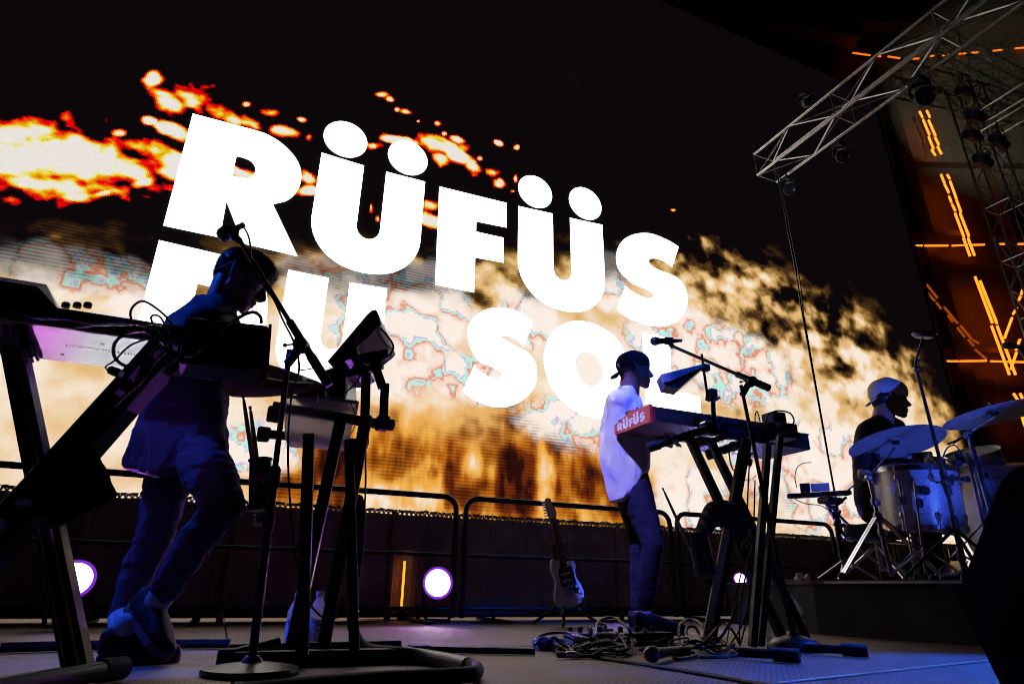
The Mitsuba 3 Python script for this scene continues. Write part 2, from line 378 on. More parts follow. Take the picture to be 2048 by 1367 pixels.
def _screen(p, n, uv):
    s = p.x * float(U[0]) + (p.y - 10.0) * float(U[1])
    z = mi.Float(p.z)
    nz = mikit.fbm
    # pixel grid of the wall, so that the picture breaks up into small squares
    q = 0.028
    sq, zq = dr.floor(s / q) * q, dr.floor(z / q) * q
    w1 = nz(sq * 1.1, zq * 1.9, 3.0, 4)
    w2 = nz(sq * 4.6 + 31.0, zq * 6.0, 9.0, 3)
    # flames
    d = mi.Float(9.0)
    for (c, J) in FLW:
        a, b = sq - float(c[0]), zq - float(c[1])
        e = dr.sqrt(dr.square(a * float(J[0, 0]) + b * float(J[0, 1])) + dr.square(a * float(J[1, 0]) + b * float(J[1, 1])))
        d = dr.minimum(d, e)
    f = 1.1 - d + 1.7 * (w1 - 0.5) + 1.3 * (w2 - 0.5)
    ss = mikit.smoothstep
    fire = mi.Color3f(ss(-0.06, 0.07, f) * 0.92, ss(0.12, 0.55, f) * 0.87, ss(0.38, 0.68, f) * 0.8)
    # edge of the bright part
    ze = mi.Float(float(EDGE[0][1]))
    for a, b in zip(EDGE[:-1], EDGE[1:]):
        t = dr.clip((s - float(a[0])) / float(b[0] - a[0]), 0, 1)
        ze = dr.select(s > float(a[0]), float(a[1]) + t * float(b[1] - a[1]), ze)
    rough = nz(s * 1.6, z * 2.4, 1.0, 4)
    right = ss(3.5, 6.5, s)
    low = (ze - z) + (rough - 0.5) * (0.8 + 1.1 * right)
    depth = low / (1.45 + 1.35 * right)
    L0 = ss(-0.18, 1.1, depth) * 1.02
    white = ss(0.5, 1.05, L0)
    # tone: a glow that grows downwards, broken by soft blotches and, lower down, by upright smears of orange
    b1 = nz(s * 1.45 + 3.0, z * 2.0, 5.0, 3)
    b2 = nz(s * 3.8, z * 3.9 + 3.0, 7.0, 3)
    st = nz(s * 3.4, z * 0.95, 15.0, 4)
    fog = mi.Float(0.0)
    for (c, a, b, wt) in FG:
        fog += wt * dr.exp(-dr.square((s - float(c[0])) / float(a)) - dr.square((z - float(c[1])) / float(b)))
    org = mi.Float(0.0)
    for (c, a, b, wt) in ORG:
        org += wt * dr.exp(-dr.square((s - float(c[0])) / float(a)) - dr.square((z - float(c[1])) / float(b)))
    org = dr.clip(org, 0, 1.1)
    amp = 1.0 + 1.1 * dr.clip(fog, 0, 1) - 0.55 * white
    t_ = L0 + amp * ((b1 - 0.5) * 1.0 + (b2 - 0.5) * 0.62) * ss(0.02, 0.3, L0) - 0.16 * fog - org * (0.4 - 1.35 * (st - 0.5) - 0.7 * (b1 - 0.5))
    t_ = dr.clip(t_, 0, 1.2)

    def ramp(c0, c1, c2, c3, c4):
        q_ = mikit.mix(c0, c1, ss(0.02, 0.26, t_))
        q_ = mikit.mix(q_, c2, ss(0.24, 0.5, t_))
        q_ = mikit.mix(q_, c3, ss(0.46, 0.74, t_))
        return mikit.mix(q_, c4, ss(0.74, 1.17, t_))

    col = ramp((0.0, 0.0, 0.0), (0.09, 0.04, 0.008), (0.44, 0.235, 0.055), (0.88, 0.56, 0.22), (1.06, 0.91, 0.75))
    oc = ramp((0.03, 0.003, 0.0), (0.2, 0.03, 0.002), (0.62, 0.17, 0.006), (0.98, 0.47, 0.07), (1.05, 0.9, 0.68))
    col = mikit.mix(col, oc, dr.clip(org * 1.3, 0, 1))
    # contour lines of false colour
    psy = mi.Float(0.0)
    for (c, a, b) in PSY:
        psy = dr.maximum(psy, dr.exp(-dr.square((s - float(c[0])) / float(a)) - dr.square((z - float(c[1])) / float(b))))
    psy = ss(0.3, 0.55, psy + 0.3 * (w2 - 0.5)) * ss(0.05, 0.4, depth)
    pn = nz(sq * 1.9 + 7.0, zq * 1.9, 11.0, 4)
    g = pn - 0.5
    redline = 1 - ss(0.01, 0.028, dr.abs(g))
    inside = ss(0.0, 0.03, g)
    cyan = ss(-0.1, -0.05, g) * (1 - inside)
    violet = (1 - ss(0.006, 0.016, dr.abs(g + 0.075)))
    pc = mikit.mix((1.1, 0.98, 0.88), (0.45, 0.98, 0.9), cyan * 0.85)
    pc = mikit.mix(pc, (0.5, 0.3, 0.85), violet * 0.6)
    pc = mikit.mix(pc, (1.0, 0.7, 0.58), inside * (1 - ss(0.05, 0.11, g)) * 0.7)
    pc = mikit.mix(pc, (0.95, 0.2, 0.08), redline * 0.85)
    tone = dr.clip(0.3 + 0.75 * white, 0, 1)
    col = mikit.mix(col, pc * tone, psy * 0.9)
    # modules of the wall run a little brighter or darker where the picture is dim
    cab = mikit.cell_rand(dr.floor(s / 0.5), dr.floor(z / 0.5), 4)
    line = 0.5 + 0.5 * dr.sin(z * 2 * math.pi / 0.052)
    dim = 1 - ss(0.3, 0.85, t_)
    col = col * (1 - dim * (0.5 * line + 0.35 * cab - 0.12))
    grey = 0.9 + 0.1 * nz(s * 40.0, z * 40.0, 0.0, 2)
    return mi.Color3f(dr.maximum(col.x, fire.x), dr.maximum(col.y, fire.y), dr.maximum(col.z, fire.z)) * 0.93 * grey + mi.Color3f(0.0035, 0.002, 0.0026)


thing('video_wall', 'huge video wall behind the stage showing flames and large white lettering', 'screen')
scene['video_wall__display'] = {'type': 'rectangle', 'to_world': T(Mw), 'bsdf': {'type': 'ref', 'id': 'mat_black_area'},
                                'emitter': {'type': 'area', 'radiance': mikit.proc(_screen), 'sampling_weight': 6.0}}
LIFT = 0.012
WORD = []


def letter(poly):
    """poly: shapely polygon on the wall's plane -> a sheet 4 mm thick standing proud of the display."""
    WORD.append(poly)
    m = trimesh.creation.extrude_polygon(poly, 0.004, engine='earcut')
    v = m.vertices.copy()
    m.vertices = SP0 + v[:, :1] * U + v[:, 1:2] * Z + (v[:, 2:] + LIFT) * N
    if np.linalg.det(np.stack([U, Z, N])) < 0:
        m.invert()
    obj('video_wall', 'letter', m, 'mat_black_area', smooth=False, emitter={'type': 'area', 'radiance': {'type': 'rgb', 'value': [2.0, 1.96, 1.88]}, 'sampling_weight': 1.2})


def pl(pts, s=1.0, ox=0, oy=0):
    return [sc(ox + x * s, oy + y * s) for x, y in pts]


def curve(pts, s, ox, oy, n=6):
    return [sc(ox + x * s, oy + y * s) for x, y in spline(pts, n)]


def ushape(tl, tr, il, ir, bot, ib):
    """U from its traced corners: straight limbs, round outer and inner bottom."""
    tl, tr, il, ir, bot, ib = map(np.array, (tl, tr, il, ir, bot, ib))
    out, inn = [], []
    cx, rx = (tl[0] + tr[0]) / 2, (tr[0] - tl[0]) / 2
    ry = rx * 0.92
    for k in range(25):
        a = math.pi + k / 24 * math.pi
        out.append((cx + rx * math.copysign(abs(math.cos(a)) ** 0.92, math.cos(a)), bot[1] + ry + ry * math.sin(a)))
    ci, ri = (il[0] + ir[0]) / 2, (ir[0] - il[0]) / 2
    for k in range(17):
        a = 2 * math.pi - k / 16 * math.pi
        inn.append((ci + ri * math.cos(a), ib[1] + ri * 1.15 + ri * 1.15 * math.sin(a)))
    return Polygon([tuple(tl)] + out + [tuple(tr), tuple(ir)] + inn + [tuple(il)])


def disc(x0, x1, y0, y1):
    c = sc((x0 + x1) / 2, (y0 + y1) / 2)
    # half sizes on the wall of the ellipse whose outline has this bounding box
    e = 1.0
    m = ((x0 + x1) / 2, (y0 + y1) / 2)
    J = np.linalg.inv(np.stack([sc(m[0] + e, m[1]) - c, sc(m[0], m[1] + e) - c], 1))
    r = 0.5 * ((x1 - x0) / 2 / np.linalg.norm(J[0]) + (y1 - y0) / 2 / np.linalg.norm(J[1]))
    return Polygon([c + r * np.array([math.cos(a), math.sin(a)]) for a in np.linspace(0, 2 * math.pi, 40)[:-1]])


K3, K4, K6, K5 = 700 / 2048, 800 / 2048, 600 / 1783, 600 / 2048
o3, o4, o6, o5 = (0, 100), (600, 150), (660, 600), (1020, 640)
R_out = pl([(1128, 375)], K3, *o3) + curve([(1500, 474), (1560, 495), (1630, 535), (1695, 592), (1742, 655), (1762, 720), (1757, 785), (1728, 842), (1675, 885), (1597, 905)], K3, *o3) + pl([(1742, 1210), (1420, 1134), (1325, 890), (1287, 1100), (955, 1030)], K3, *o3)
R_in = pl([(1385, 625)], K3, *o3) + curve([(1425, 634), (1468, 655), (1492, 690), (1488, 725), (1455, 752), (1415, 752)], K3, *o3) + pl([(1358, 738)], K3, *o3)
letter(Polygon(R_out, [R_in]))
letter(ushape(sc(643, 306), sc(850, 364), sc(728, 332), sc(772, 344), sc(752, 551.6), sc(737, 479)))
letter(disc(648.4, 734, 242, 317))
letter(disc(776.6, 854.7, 281, 352))
letter(Polygon(pl([(878, 373.4), (1013, 406.6), (1013, 456), (952.4, 443.8), (951.6, 463.7), (1007, 476), (1007, 526), (950, 516), (947.7, 585.5), (869.5, 570)])))
letter(ushape(sc(1036, 412.5), sc(1204, 450), sc(1105, 427.7), sc(1139, 436), sc(1147, 626.6), sc(1126.6, 561)))
letter(disc(1036, 1104, 351, 417))
letter(disc(1137, 1203, 375, 440))
letter(Polygon(curve([(1938, 880), (1900, 856), (1850, 832), (1805, 815), (1760, 810), (1710, 816), (1665, 836), (1635, 868), (1618, 912), (1617, 955), (1628, 995), (1655, 1032)], K4, *o4)
               + curve([(1660, 1034), (1700, 1068), (1750, 1090), (1795, 1112), (1810, 1132)], K4, *o4) + curve([(1806, 1138), (1780, 1142), (1740, 1130), (1695, 1105), (1662, 1080)], K4, *o4)
               + curve([(1620, 1205), (1680, 1245), (1740, 1270), (1800, 1284), (1860, 1285), (1910, 1270), (1950, 1240), (1975, 1200), (1982, 1150), (1975, 1100), (1955, 1062), (1925, 1035)], K4, *o4)
               + curve([(1890, 1018), (1840, 1000), (1800, 980), (1783, 958)], K4, *o4) + curve([(1786, 946), (1805, 940), (1835, 945), (1870, 962), (1903, 985)], K4, *o4)))
D_out = pl([(318, 480.8), (440, 509)]) + curve([(468, 518), (505, 538), (528, 570), (535, 610), (528, 665), (505, 700), (470, 720)], 1, 0, 0) + pl([(435, 728), (262, 700)])
D_in = pl([(395, 568)]) + curve([(420, 574), (436, 590), (440, 615), (433, 640), (415, 652)], 1, 0, 0) + pl([(378, 648)])
letter(Polygon(D_out, [D_in]))
letter(ushape(sc(576.4, 539.7), sc(774, 577), sc(657.5, 556), sc(699, 565), sc(655, 790), sc(668, 700)))
letter(Polygon(curve([(1205, 135), (1170, 100), (1120, 70), (1060, 50), (990, 45), (930, 55), (880, 80), (840, 120), (818, 165), (815, 210), (825, 255), (840, 300), (866, 345)], K6, *o6)
               + curve([(890, 372), (935, 390), (985, 410), (1020, 436)], K6, *o6) + curve([(1018, 456), (980, 464), (930, 450), (890, 422), (855, 388)], K6, *o6)
               + curve([(785, 540), (840, 585), (900, 615), (950, 632), (1000, 638), (1060, 632), (1120, 610), (1170, 575), (1205, 530), (1224, 480), (1228, 420), (1218, 370), (1195, 330)], K6, *o6)
               + curve([(1165, 305), (1110, 275), (1060, 250), (1017, 222)], K6, *o6) + curve([(1019, 212), (1060, 215), (1105, 235), (1150, 280)], K6, *o6)))
O_out = [sc(x, y) for x, y in spline([(1087, 711), (1098, 672), (1125, 648), (1162, 642), (1203, 655), (1238, 685), (1257, 735), (1254, 790), (1232, 825), (1193, 836), (1150, 822), (1112, 790), (1092, 750)], 6, True)]
O_in = [sc(x, y) for x, y in spline([(1150, 728), (1158, 708), (1176, 704), (1195, 718), (1204, 742), (1199, 764), (1182, 772), (1164, 762)], 5, True)]
letter(Polygon(O_out, [O_in]))
letter(Polygon(pl([(1283, 664), (1338, 676), (1343, 781), (1399, 793), (1402, 846), (1292, 822)])))
# frame of the wall
for a, b in ((S_L, S_L + .0), (S_R, S_R)):
    c = SP0 + U * (a + (0.06 if a > 0 else -0.06)) + Z * (S_B + S_T) / 2 - N * 0.1
    obj('video_wall', 'side_frame', obox(c, (0.1, 0.3, S_T - S_B)), BLACK, smooth=False)
obj('video_wall', 'back_frame', obox(c0 - N * 0.16, (S_R - S_L, 0.2, S_T - S_B)), BLACK, smooth=False)

# ------------------------------------------------------------------ the building at the right, with strips of orange light
BY = 16.0
mat('mat_facade', mikit.proc(lambda p, n, uv: mikit.mix((0.09, 0.045, 0.034), (0.145, 0.078, 0.06), mikit.fbm(p.x * 1.5, p.y * 1.5, p.z * 0.6, 4))), 0.7)
b = thing('hotel_building', 'tall dark building right of the video wall, outlined with broken strips of orange light', 'building')
zt = at(2048, 82, BY)[2]
obj(b, 'wall', obox(V3(19.5, BY + 1.0, zt / 2 - 0.6), (22, 1.9, zt + 1.2), V3(1, 0, 0), V3(0, 1, 0)), 'mat_facade', smooth=False)
zc1, zc0 = at(1980, 55, BY)[2], at(1980, 88, BY)[2]
obj(b, 'cornice', obox(V3(19.3, BY - 0.25, zt + 0.55), (22.5, 0.9, 1.1), V3(1, 0, 0), V3(0, 1, 0)), 'mat_facade', smooth=False)
ca, cb_ = at(1712, 76, BY - 0.4), at(1240, -20, BY - 0.4)
mat('mat_beam', (0.4, 0.19, 0.13), 0.8)
obj(b, 'roof_beam', bar(ca, cb_ + (cb_ - ca) * 0.6, 0.6, 0.62, Z), 'mat_beam', smooth=False)
# pilasters and floor ledges of the facade
for x in (12.35, 15.1, 17.2, 19.3, 21.4):
    obj(b, 'pilaster', obox(V3(x, BY - 0.14, zt / 2), (0.34, 0.32, zt), V3(1, 0, 0), V3(0, 1, 0)), 'mat_facade', smooth=False)
for z in (at(1900, 118, BY)[2] + .25, at(1900, 330, BY)[2], at(1900, 489, BY)[2] + .28, at(1940, 532, BY)[2], at(1950, 723, BY)[2] + .28, at(2030, 770, BY)[2], 3.2):
    obj(b, 'ledge', obox(V3(19.2, BY - 0.1, z), (21.5, 0.26, 0.16), V3(1, 0, 0), V3(0, 1, 0)), 'mat_facade', smooth=False)
scene['mat_tube'] = {'type': 'diffuse', 'reflectance': {'type': 'rgb', 'value': [0.3, 0.15, 0.08]}}


def strip(x0, y0, x1, y1, w=0.046, glow=1.0, depth=BY - 0.42, gaps=None):
    a, c = at(x0, y0, depth), at(x1, y1, depth)
    em = {'type': 'area', 'radiance': {'type': 'rgb', 'value': [3.2 * glow, 0.55 * glow, 0.03 * glow]}, 'sampling_weight': 0.07}
    obj(b, 'light_and_reflection_strip', bar(a, c, w, w, V3(0, 1, 0)), 'mat_tube', smooth=False, emitter=em)


for s_ in [(1839, 223, 1845, 235), (1846, 239, 1859, 270), (1853, 221, 1860, 235), (1857, 240, 1871, 272), (1857, 273, 1867, 298), (1870, 275, 1878, 290), (1863, 299, 1871, 311), (1875, 293, 1883, 308),
           (1882, 349, 1889, 366), (1889, 368, 1898, 386), (1894, 349, 1900, 358), (1900, 362, 1913, 398), (1898, 392, 1903, 405), (1904, 408, 1911, 422), (1913, 400, 1922, 424), (1910, 426, 1928, 474), (1920, 426, 1938, 473),
           (1927, 476, 1940, 512), (1936, 476, 1949, 511), (1950, 553, 1985, 646), (1960, 561, 1994, 647), (1983, 651, 2019, 749), (1994, 651, 2031, 749), (2027, 786, 2036, 800), (2040, 786, 2052, 812), (2043, 830, 2056, 868)]:
    strip(*s_)
for s_ in [(1705, 106, 1741, 111), (1748, 112, 1762, 113), (1775, 113, 1800, 117), (1826, 118, 1838, 117), (1855, 113, 1868, 112), (1885, 111, 1897, 110), (1918, 108, 1932, 107), (1940, 106, 1956, 105), (1986, 102, 2004, 100), (2030, 97, 2060, 95),
           (1820, 490, 1845, 491), (1849, 491, 1896, 491), (1904, 491, 1935, 490), (1940, 490, 1969, 489), (1998, 488, 2009, 488), (2036, 488, 2050, 488), (1888, 722, 1917, 722), (1920, 722, 1973, 721), (1981, 722, 2060, 724)]:
    strip(*s_, w=0.042, glow=0.75 if s_[1] > 200 else 0.35)
for s_ in [(2046, 578, 2038, 600), (2034, 615, 2026, 628), (2024, 635, 2009, 676), (2040, 678, 2032, 700), (2033, 704, 2022, 738)]:
    strip(*s_, w=0.046)
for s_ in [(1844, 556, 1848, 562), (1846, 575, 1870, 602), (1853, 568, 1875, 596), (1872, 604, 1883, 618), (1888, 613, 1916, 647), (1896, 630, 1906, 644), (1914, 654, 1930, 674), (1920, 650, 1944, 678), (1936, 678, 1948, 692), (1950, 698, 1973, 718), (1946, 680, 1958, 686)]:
    strip(*s_, w=0.042, glow=0.1)  # these dim diagonal rows imitate reflections by a weak glow

# ================================================================== FENCE, BARRIERS, FLOOR LIGHTS
BP = at(900, 993, 4.88)          # a point of the barriers' top rail
BTOP = BP[2]
BP = BP * V3(1, 1, 0)
t_of = lambda x, y: float((on(x, y, BP, N) - BP) @ U)
g1, g2 = t_of(923, 1000), t_of(1345, 1030)
BL = g2 - g1
BNAME = ['crowd barrier at the far left behind the left keyboard', 'crowd barrier behind the left musician, left of the white guitar', 'crowd barrier right behind the white guitar', 'crowd barrier behind the right keyboard, ending by the drum riser', 'crowd barrier behind the drum riser at far right']
for k, nm in zip((-2, -1, 0, 1, 2), BNAME):
    a, c = g1 + k * BL + 0.04, g1 + (k + 1) * BL - 0.04
    b_ = thing('crowd_barrier', nm, 'barrier', 'crowd barriers along the back of the stage')
    P = lambda t, z: BP + U * t + Z * z
    arc = lambda t, s: [P(t + s * 0.1 * (1 - math.sin(q)), BTOP - 0.1 * (1 - math.cos(q))) for q in np.linspace(0, math.pi / 2, 7)]
    left = arc(a, 1)[::-1]
    right = arc(c, -1)
    path = [P(a, 0.03)] + left + right + [P(c, 0.03)]
    obj(b_, 'frame', tube(path, 0.021, 12), BLACK)
    obj(b_, 'middle_rail', rod(P(a, 0.46), P(c, 0.46), 0.014), BLACK)
    obj(b_, 'bottom_rail', rod(P(a, 0.09), P(c, 0.09), 0.016), BLACK)
    for t in (a + 0.25, c - 0.25):
        obj(b_, 'foot', bar(P(t, 0.014) - N * 0.3, P(t, 0.014) + N * 0.3, 0.05, 0.02, Z, 0.004), BLACK)
        obj(b_, 'foot_post', rod(P(t, 0.02), P(t, 0.09), 0.014), BLACK)

FB = BP - N * 0.33
FT = 0.80
mat('mat_fence_slat', wear((0.3, 0.22, 0.18), (0.42, 0.32, 0.26), 6), 0.6)
mat('mat_fence_wire', (0.2, 0.19, 0.18), 0.5, 0.6)
fe = thing('slatted_fence', 'dark chain link fence filled with upright slats, in front of the video wall', 'fence')
gap0 = float((on(806, 1160, FB, N) - FB) @ U)
sl, selv, wires = [], [], []
t = -6.0
k = 0
while t < 6.6:
    if abs(t - gap0) > 0.03 and not (abs(t - gap0 - 0.05) < 0.012):
        h = FT - 0.03 + nrng.uniform(-0.004, 0.005)
        ang = nrng.uniform(-0.22, 0.22)
        X_ = U * math.cos(ang) + N * math.sin(ang)
        sl.append(obox(FB + U * t + N * (0.008 * (k % 2)) + Z * (0.03 + h) / 2, (0.052, 0.005, h - 0.03), X_, np.cross(Z, X_)))
    selv.append(obox(FB + U * (t + nrng.uniform(-0.004, 0.004)) + Z * (FT - 0.004 + nrng.uniform(-0.003, 0.006)), (0.036, 0.008, 0.018), unit(U + Z * nrng.uniform(-0.3, 0.3))))
    selv.append(bar(FB + U * t + Z * (FT - 0.05), FB + U * (t + 0.037) + Z * (FT - 0.004), 0.011))
    selv.append(bar(FB + U * (t + 0.037) + Z * (FT - 0.05), FB + U * t + Z * (FT - 0.004), 0.011))
    t += 0.037
    k += 1
sl.append(obox(FB + U * gap0 + N * 0.02 + Z * (0.5 + FT - 0.035) / 2, (0.16, 0.005, FT - 0.035 - 0.5), U))  # cover added over the upper gap, hiding the bright screen
sl.append(obox(FB + U * gap0 - N * 0.3 + Z * 0.28, (0.5, 0.01, 0.5), U))  # board added behind the gap to block the bright screen
obj(fe, 'slats', cat(sl), 'mat_fence_slat', smooth=False, kind='stuff')
obj(fe, 'wire_mesh', cat(selv), 'mat_fence_wire', smooth=False, kind='stuff')
for z in (0.06, FT - 0.035):
    pass
obj(fe, 'bottom_rail', rod(FB - U * 6 + Z * 0.04 + N * 0.02, FB + U * 6.6 + Z * 0.04 + N * 0.02, 0.02), BLACK)
for x in (170, 470, 786, 1230, 1590, 1890):
    tp = float((on(x, 1060, FB, N) - FB) @ U)
    obj(fe, 'post', rod(FB + U * tp + N * 0.035 + Z * -0.0, FB + U * tp + N * 0.035 + Z * (FT - 0.02), 0.024), 'mat_fence_slat')
scene['mat_shield'] = {'type': 'diffuse', 'reflectance': {'type': 'rgb', 'value': [0.02, 0.02, 0.03]}}
scene['mat_lens'] = {'type': 'diffuse', 'reflectance': {'type': 'rgb', 'value': [0.4, 0.3, 0.5]}}
tb = thing('fence_gap_glow', 'thin glowing orange rod added at the fence for light seen between its slats', 'light')
p_ = FB + N * 0.03 + U * (gap0 - 0.005)
obj(tb, 'tube', rod(p_ + Z * 0.1, p_ + Z * 0.42, 0.009, sides=10), 'mat_tube', emitter={'type': 'area', 'radiance': {'type': 'rgb', 'value': [3.0, 0.62, 0.03]}, 'sampling_weight': 0.1})  # glowing rod added to stand for orange light from beyond the slats
obj(tb, 'base', obox(p_ + Z * 0.05, (0.05, 0.05, 0.1)), BLACK)


def par(x, y, Y, r, label, power, aim, col=(0.5, 0.13, 1.0), cone=40):
    c = at(x, y, Y)
    d = unit(aim)
    p = thing('par_light', label, 'stage light', 'stage lights on the floor by the barriers')
    obj(p, 'can', lathe([(r * 0.55, -r * 2.1), (r * 0.75, -r * 1.9), (r * 1.02, -r * 0.8), (r * 1.16, -0.03), (r * 1.16, 0.0), (r * 1.08, 0.0), (r * 1.05, -0.012), (r * 0.02, -0.02)], c, c + d, 32), BLACK)
    obj(p, 'lens', lathe([(r * 1.04, -0.012), (r * 0.9, -0.004), (r * 0.5, 0.004), (0.002, 0.006)], c, c + d, 32), 'mat_lens',
        emitter={'type': 'area', 'radiance': {'type': 'rgb', 'value': [2.6, 1.9, 4.2]}, 'sampling_weight': 0.35})
    obj(p, 'halo_ring', lathe([(r * 1.22, -0.008), (r * 1.18, 0.002), (r * 1.05, 0.004)], c, c + d, 40, False), 'mat_lens', emitter={'type': 'area', 'radiance': {'type': 'rgb', 'value': [0.2, 0.02, 0.62]}, 'sampling_weight': 0.1})  # glowing ring added to imitate the violet halo round the lens
    s = unit(np.cross(d, Z))
    base = V3(c[0], c[1], 0) - d * V3(1, 1, 0) * r * 0.6
    mid = c - d * r * 0.7
    zb = 0.02
    obj(p, 'yoke', tube([mid + s * r * 1.15, mid + s * r * 1.28 - Z * (mid[2] - zb) * 0.4, V3(*(mid + s * r * 0.9)[:2], zb), V3(*(mid - s * r * 0.9)[:2], zb), mid - s * r * 1.28 - Z * (mid[2] - zb) * 0.4, mid - s * r * 1.15], 0.014, 8), BLACK)
    obj(p, 'knob', rod(mid + s * r * 1.1, mid + s * r * 1.5, 0.02), PLASTIC)
    spot(f'{p}_beam', c + d * 0.03, c + d, col, power, cone, 1.2, cone * 0.5)
    return c


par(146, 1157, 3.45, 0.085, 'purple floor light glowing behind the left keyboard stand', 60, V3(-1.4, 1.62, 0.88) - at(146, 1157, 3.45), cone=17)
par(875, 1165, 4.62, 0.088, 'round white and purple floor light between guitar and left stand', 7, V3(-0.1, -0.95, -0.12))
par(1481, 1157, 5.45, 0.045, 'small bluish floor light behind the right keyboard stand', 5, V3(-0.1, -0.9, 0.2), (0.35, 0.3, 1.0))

# ================================================================== TRUSSES AND THEIR LIGHTS


def truss(key, p0, d, length, s, mat_, X, Y, step=0.5, r=0.025, rl=0.012, faces=((0, 1), (1, 2), (2, 3), (3, 0))):
    cs = [p0, p0 + X * s, p0 + X * s + Y * s, p0 + Y * s]
    for c in cs:
        obj(key, 'chord', rod(c, c + d * length, r, sides=12), mat_)
    n = int(length / step)
    for fi, (i, j) in enumerate(faces):
        for k in range(n):
            a, b2 = (cs[i], cs[j]) if (k + fi) % 2 == 0 else (cs[j], cs[i])
            obj(key, 'brace', rod(a + d * k * step, b2 + d * (k + 1) * step, rl, sides=8), mat_)
        for k in range(0, n + 1, 2):
            obj(key, 'cross_tube', rod(cs[i] + d * k * step, cs[j] + d * k * step, rl, sides=8), mat_)


TA = at(1515, 350, 8.3)
ta = thing('lighting_truss', 'silver lighting truss hanging diagonally across the upper right', 'truss', None)
truss(ta, TA, N, 9.0, 0.42, ALU, U, Z, 0.75)


def moving_head(name, x, y, Y, s, aim, label, hang=0.35, powerlabel=None):
    c = at(x, y, Y)
    d = unit(aim)
    m = thing(name, label, 'stage light', 'lights hung on the trusses')
    side = unit(np.cross(d, Z))
    obj(m, 'head', lathe([(s * 0.4, -s * 1.1), (s * 0.75, -s * 0.95), (s * 0.95, -s * 0.2), (s * 1.0, s * 0.6), (s * 0.93, s * 0.68), (s * 0.86, s * 0.58), (0.004, s * 0.55)], c, c + d, 24), PLASTIC)
    obj(m, 'lens', lathe([(s * 0.84, s * 0.59), (s * 0.5, s * 0.68), (0.004, s * 0.72)], c, c + d, 24), 'mat_dark_lens')
    top = c + Z * s * 1.7
    obj(m, 'yoke', tube([c + side * s * 1.02, c + side * s * 1.15 + Z * s * 0.5, top + side * s * 0.9 - Z * s * .2, top, top - side * s * 0.9 - Z * s * .2, c - side * s * 1.15 + Z * s * 0.5, c - side * s * 1.02], s * 0.16, 10), PLASTIC)
    obj(m, 'base', obox(top + Z * s * 0.35, (s * 1.9, s * 1.5, s * 0.7), bev=s * 0.1), PLASTIC)
    obj(m, 'clamp', rod(top + Z * s * 0.6, top + Z * (s * 0.6 + hang), s * 0.12), BLACK)
    return m


mat('mat_dark_lens', (0.03, 0.02, 0.05), 0.08, 0, 0.9)
moving_head('moving_head_light', 1578, 378, 8.2, 0.09, V3(-0.2, -0.6, -0.6), 'black moving head light under the far end of the truss', 0.1)
moving_head('moving_head_light', 1683, 312, 7.4, 0.09, V3(-0.2, -0.6, -0.6), 'black moving head light under the truss, second from its far end', 0.12)
moving_head('moving_head_light', 1846, 195, 6.2, 0.125, V3(-0.25, -0.8, -0.45), 'large black moving head light with violet lens under the truss', 0.1)
moving_head('moving_head_light', 1612, 205, 7.9, 0.08, V3(-0.2, -0.3, 0.8), 'small black light standing on top of the truss', 0.05)

tb2 = thing('rear_lighting_truss', 'pale green lit truss at the right edge, behind the diagonal truss', 'truss')
TB = at(1962, 262, 11.0)
truss(tb2, TB, N, 6.0, 0.5, ALU, U, Z, 0.6)
tt = thing('truss_tower', 'upright truss tower at the right edge of the stage', 'truss tower')
TT = at(2012, 372, 11.6) * V3(1, 1, 0) + Z * -1.2
truss(tt, TT, Z, 13.4, 0.55, ALU, U, -N, 0.7)
t3 = thing('upper_lighting_truss', 'dark truss crossing behind the tower at the top right corner', 'truss')
truss(t3, at(1926, 100, 12.6), unit(U), 5.0, 0.6, BLACK, Z, -N, 0.7)
for k, (x, y, Y, lab) in enumerate([(1930, 183, 10.4, 'black spotlight left of the tower, highest of the row'), (1955, 232, 10.2, 'black spotlight just below the rear truss end'), (1948, 272, 10.4, 'black spotlight with a bright lens left of the tower'), (1968, 322, 10.2, 'long black spotlight lowest beside the tower'), (2000, 283, 10.0, 'black spotlight hanging close to the tower')]):
    c = at(x, y, Y)
    d = unit(V3(-0.9, -0.5, -0.25 + 0.1 * k))
    m = thing('spotlight', lab, 'stage light', 'spotlights along the tower')
    obj(m, 'body', lathe([(0.06, -0.24), (0.1, -0.2), (0.105, 0.0), (0.12, 0.02), (0.12, 0.22), (0.11, 0.22), (0.1, 0.16), (0.003, 0.15)], c, c + d, 20), PLASTIC)
    obj(m, 'lens', lathe([(0.1, 0.165), (0.003, 0.175)], c, c + d, 20), 'mat_dark_lens')
    obj(m, 'bracket', tube([c + Z * 0.02 + np.cross(d, Z) * 0.12, c + Z * 0.25 + np.cross(d, Z) * 0.1, c + Z * 0.25 - np.cross(d, Z) * 0.1, c + Z * 0.02 - np.cross(d, Z) * 0.12], 0.012, 6), BLACK)
    obj(m, 'hanger', rod(c + Z * 0.25, c + Z * 0.62 + U * 0.15, 0.012), BLACK)
hc_ = thing('hanging_cables', 'pair of black cables hanging from the truss end down in front of the video wall', 'cable')
ca0 = TA + U * 0.2 + N * 0.2
bot = at(1669, 985, float(ca0[1]))
top_ = V3(bot[0], bot[1], ca0[2] + 0.1)
for o in (0.0, 0.045):
    obj(hc_, 'cable', cable([top_ + U * o, top_ + U * (o * 1.2 + .02) - Z * 2.0, (top_ + bot) / 2 + U * o * 0.6, bot + U * (o * 0.3) + Z * 0.9, bot + U * .01 * (o > 0), V3(bot[0], bot[1], -1.2) + U * o], 0.011 if o == 0 else 0.009, 6), CABLE)

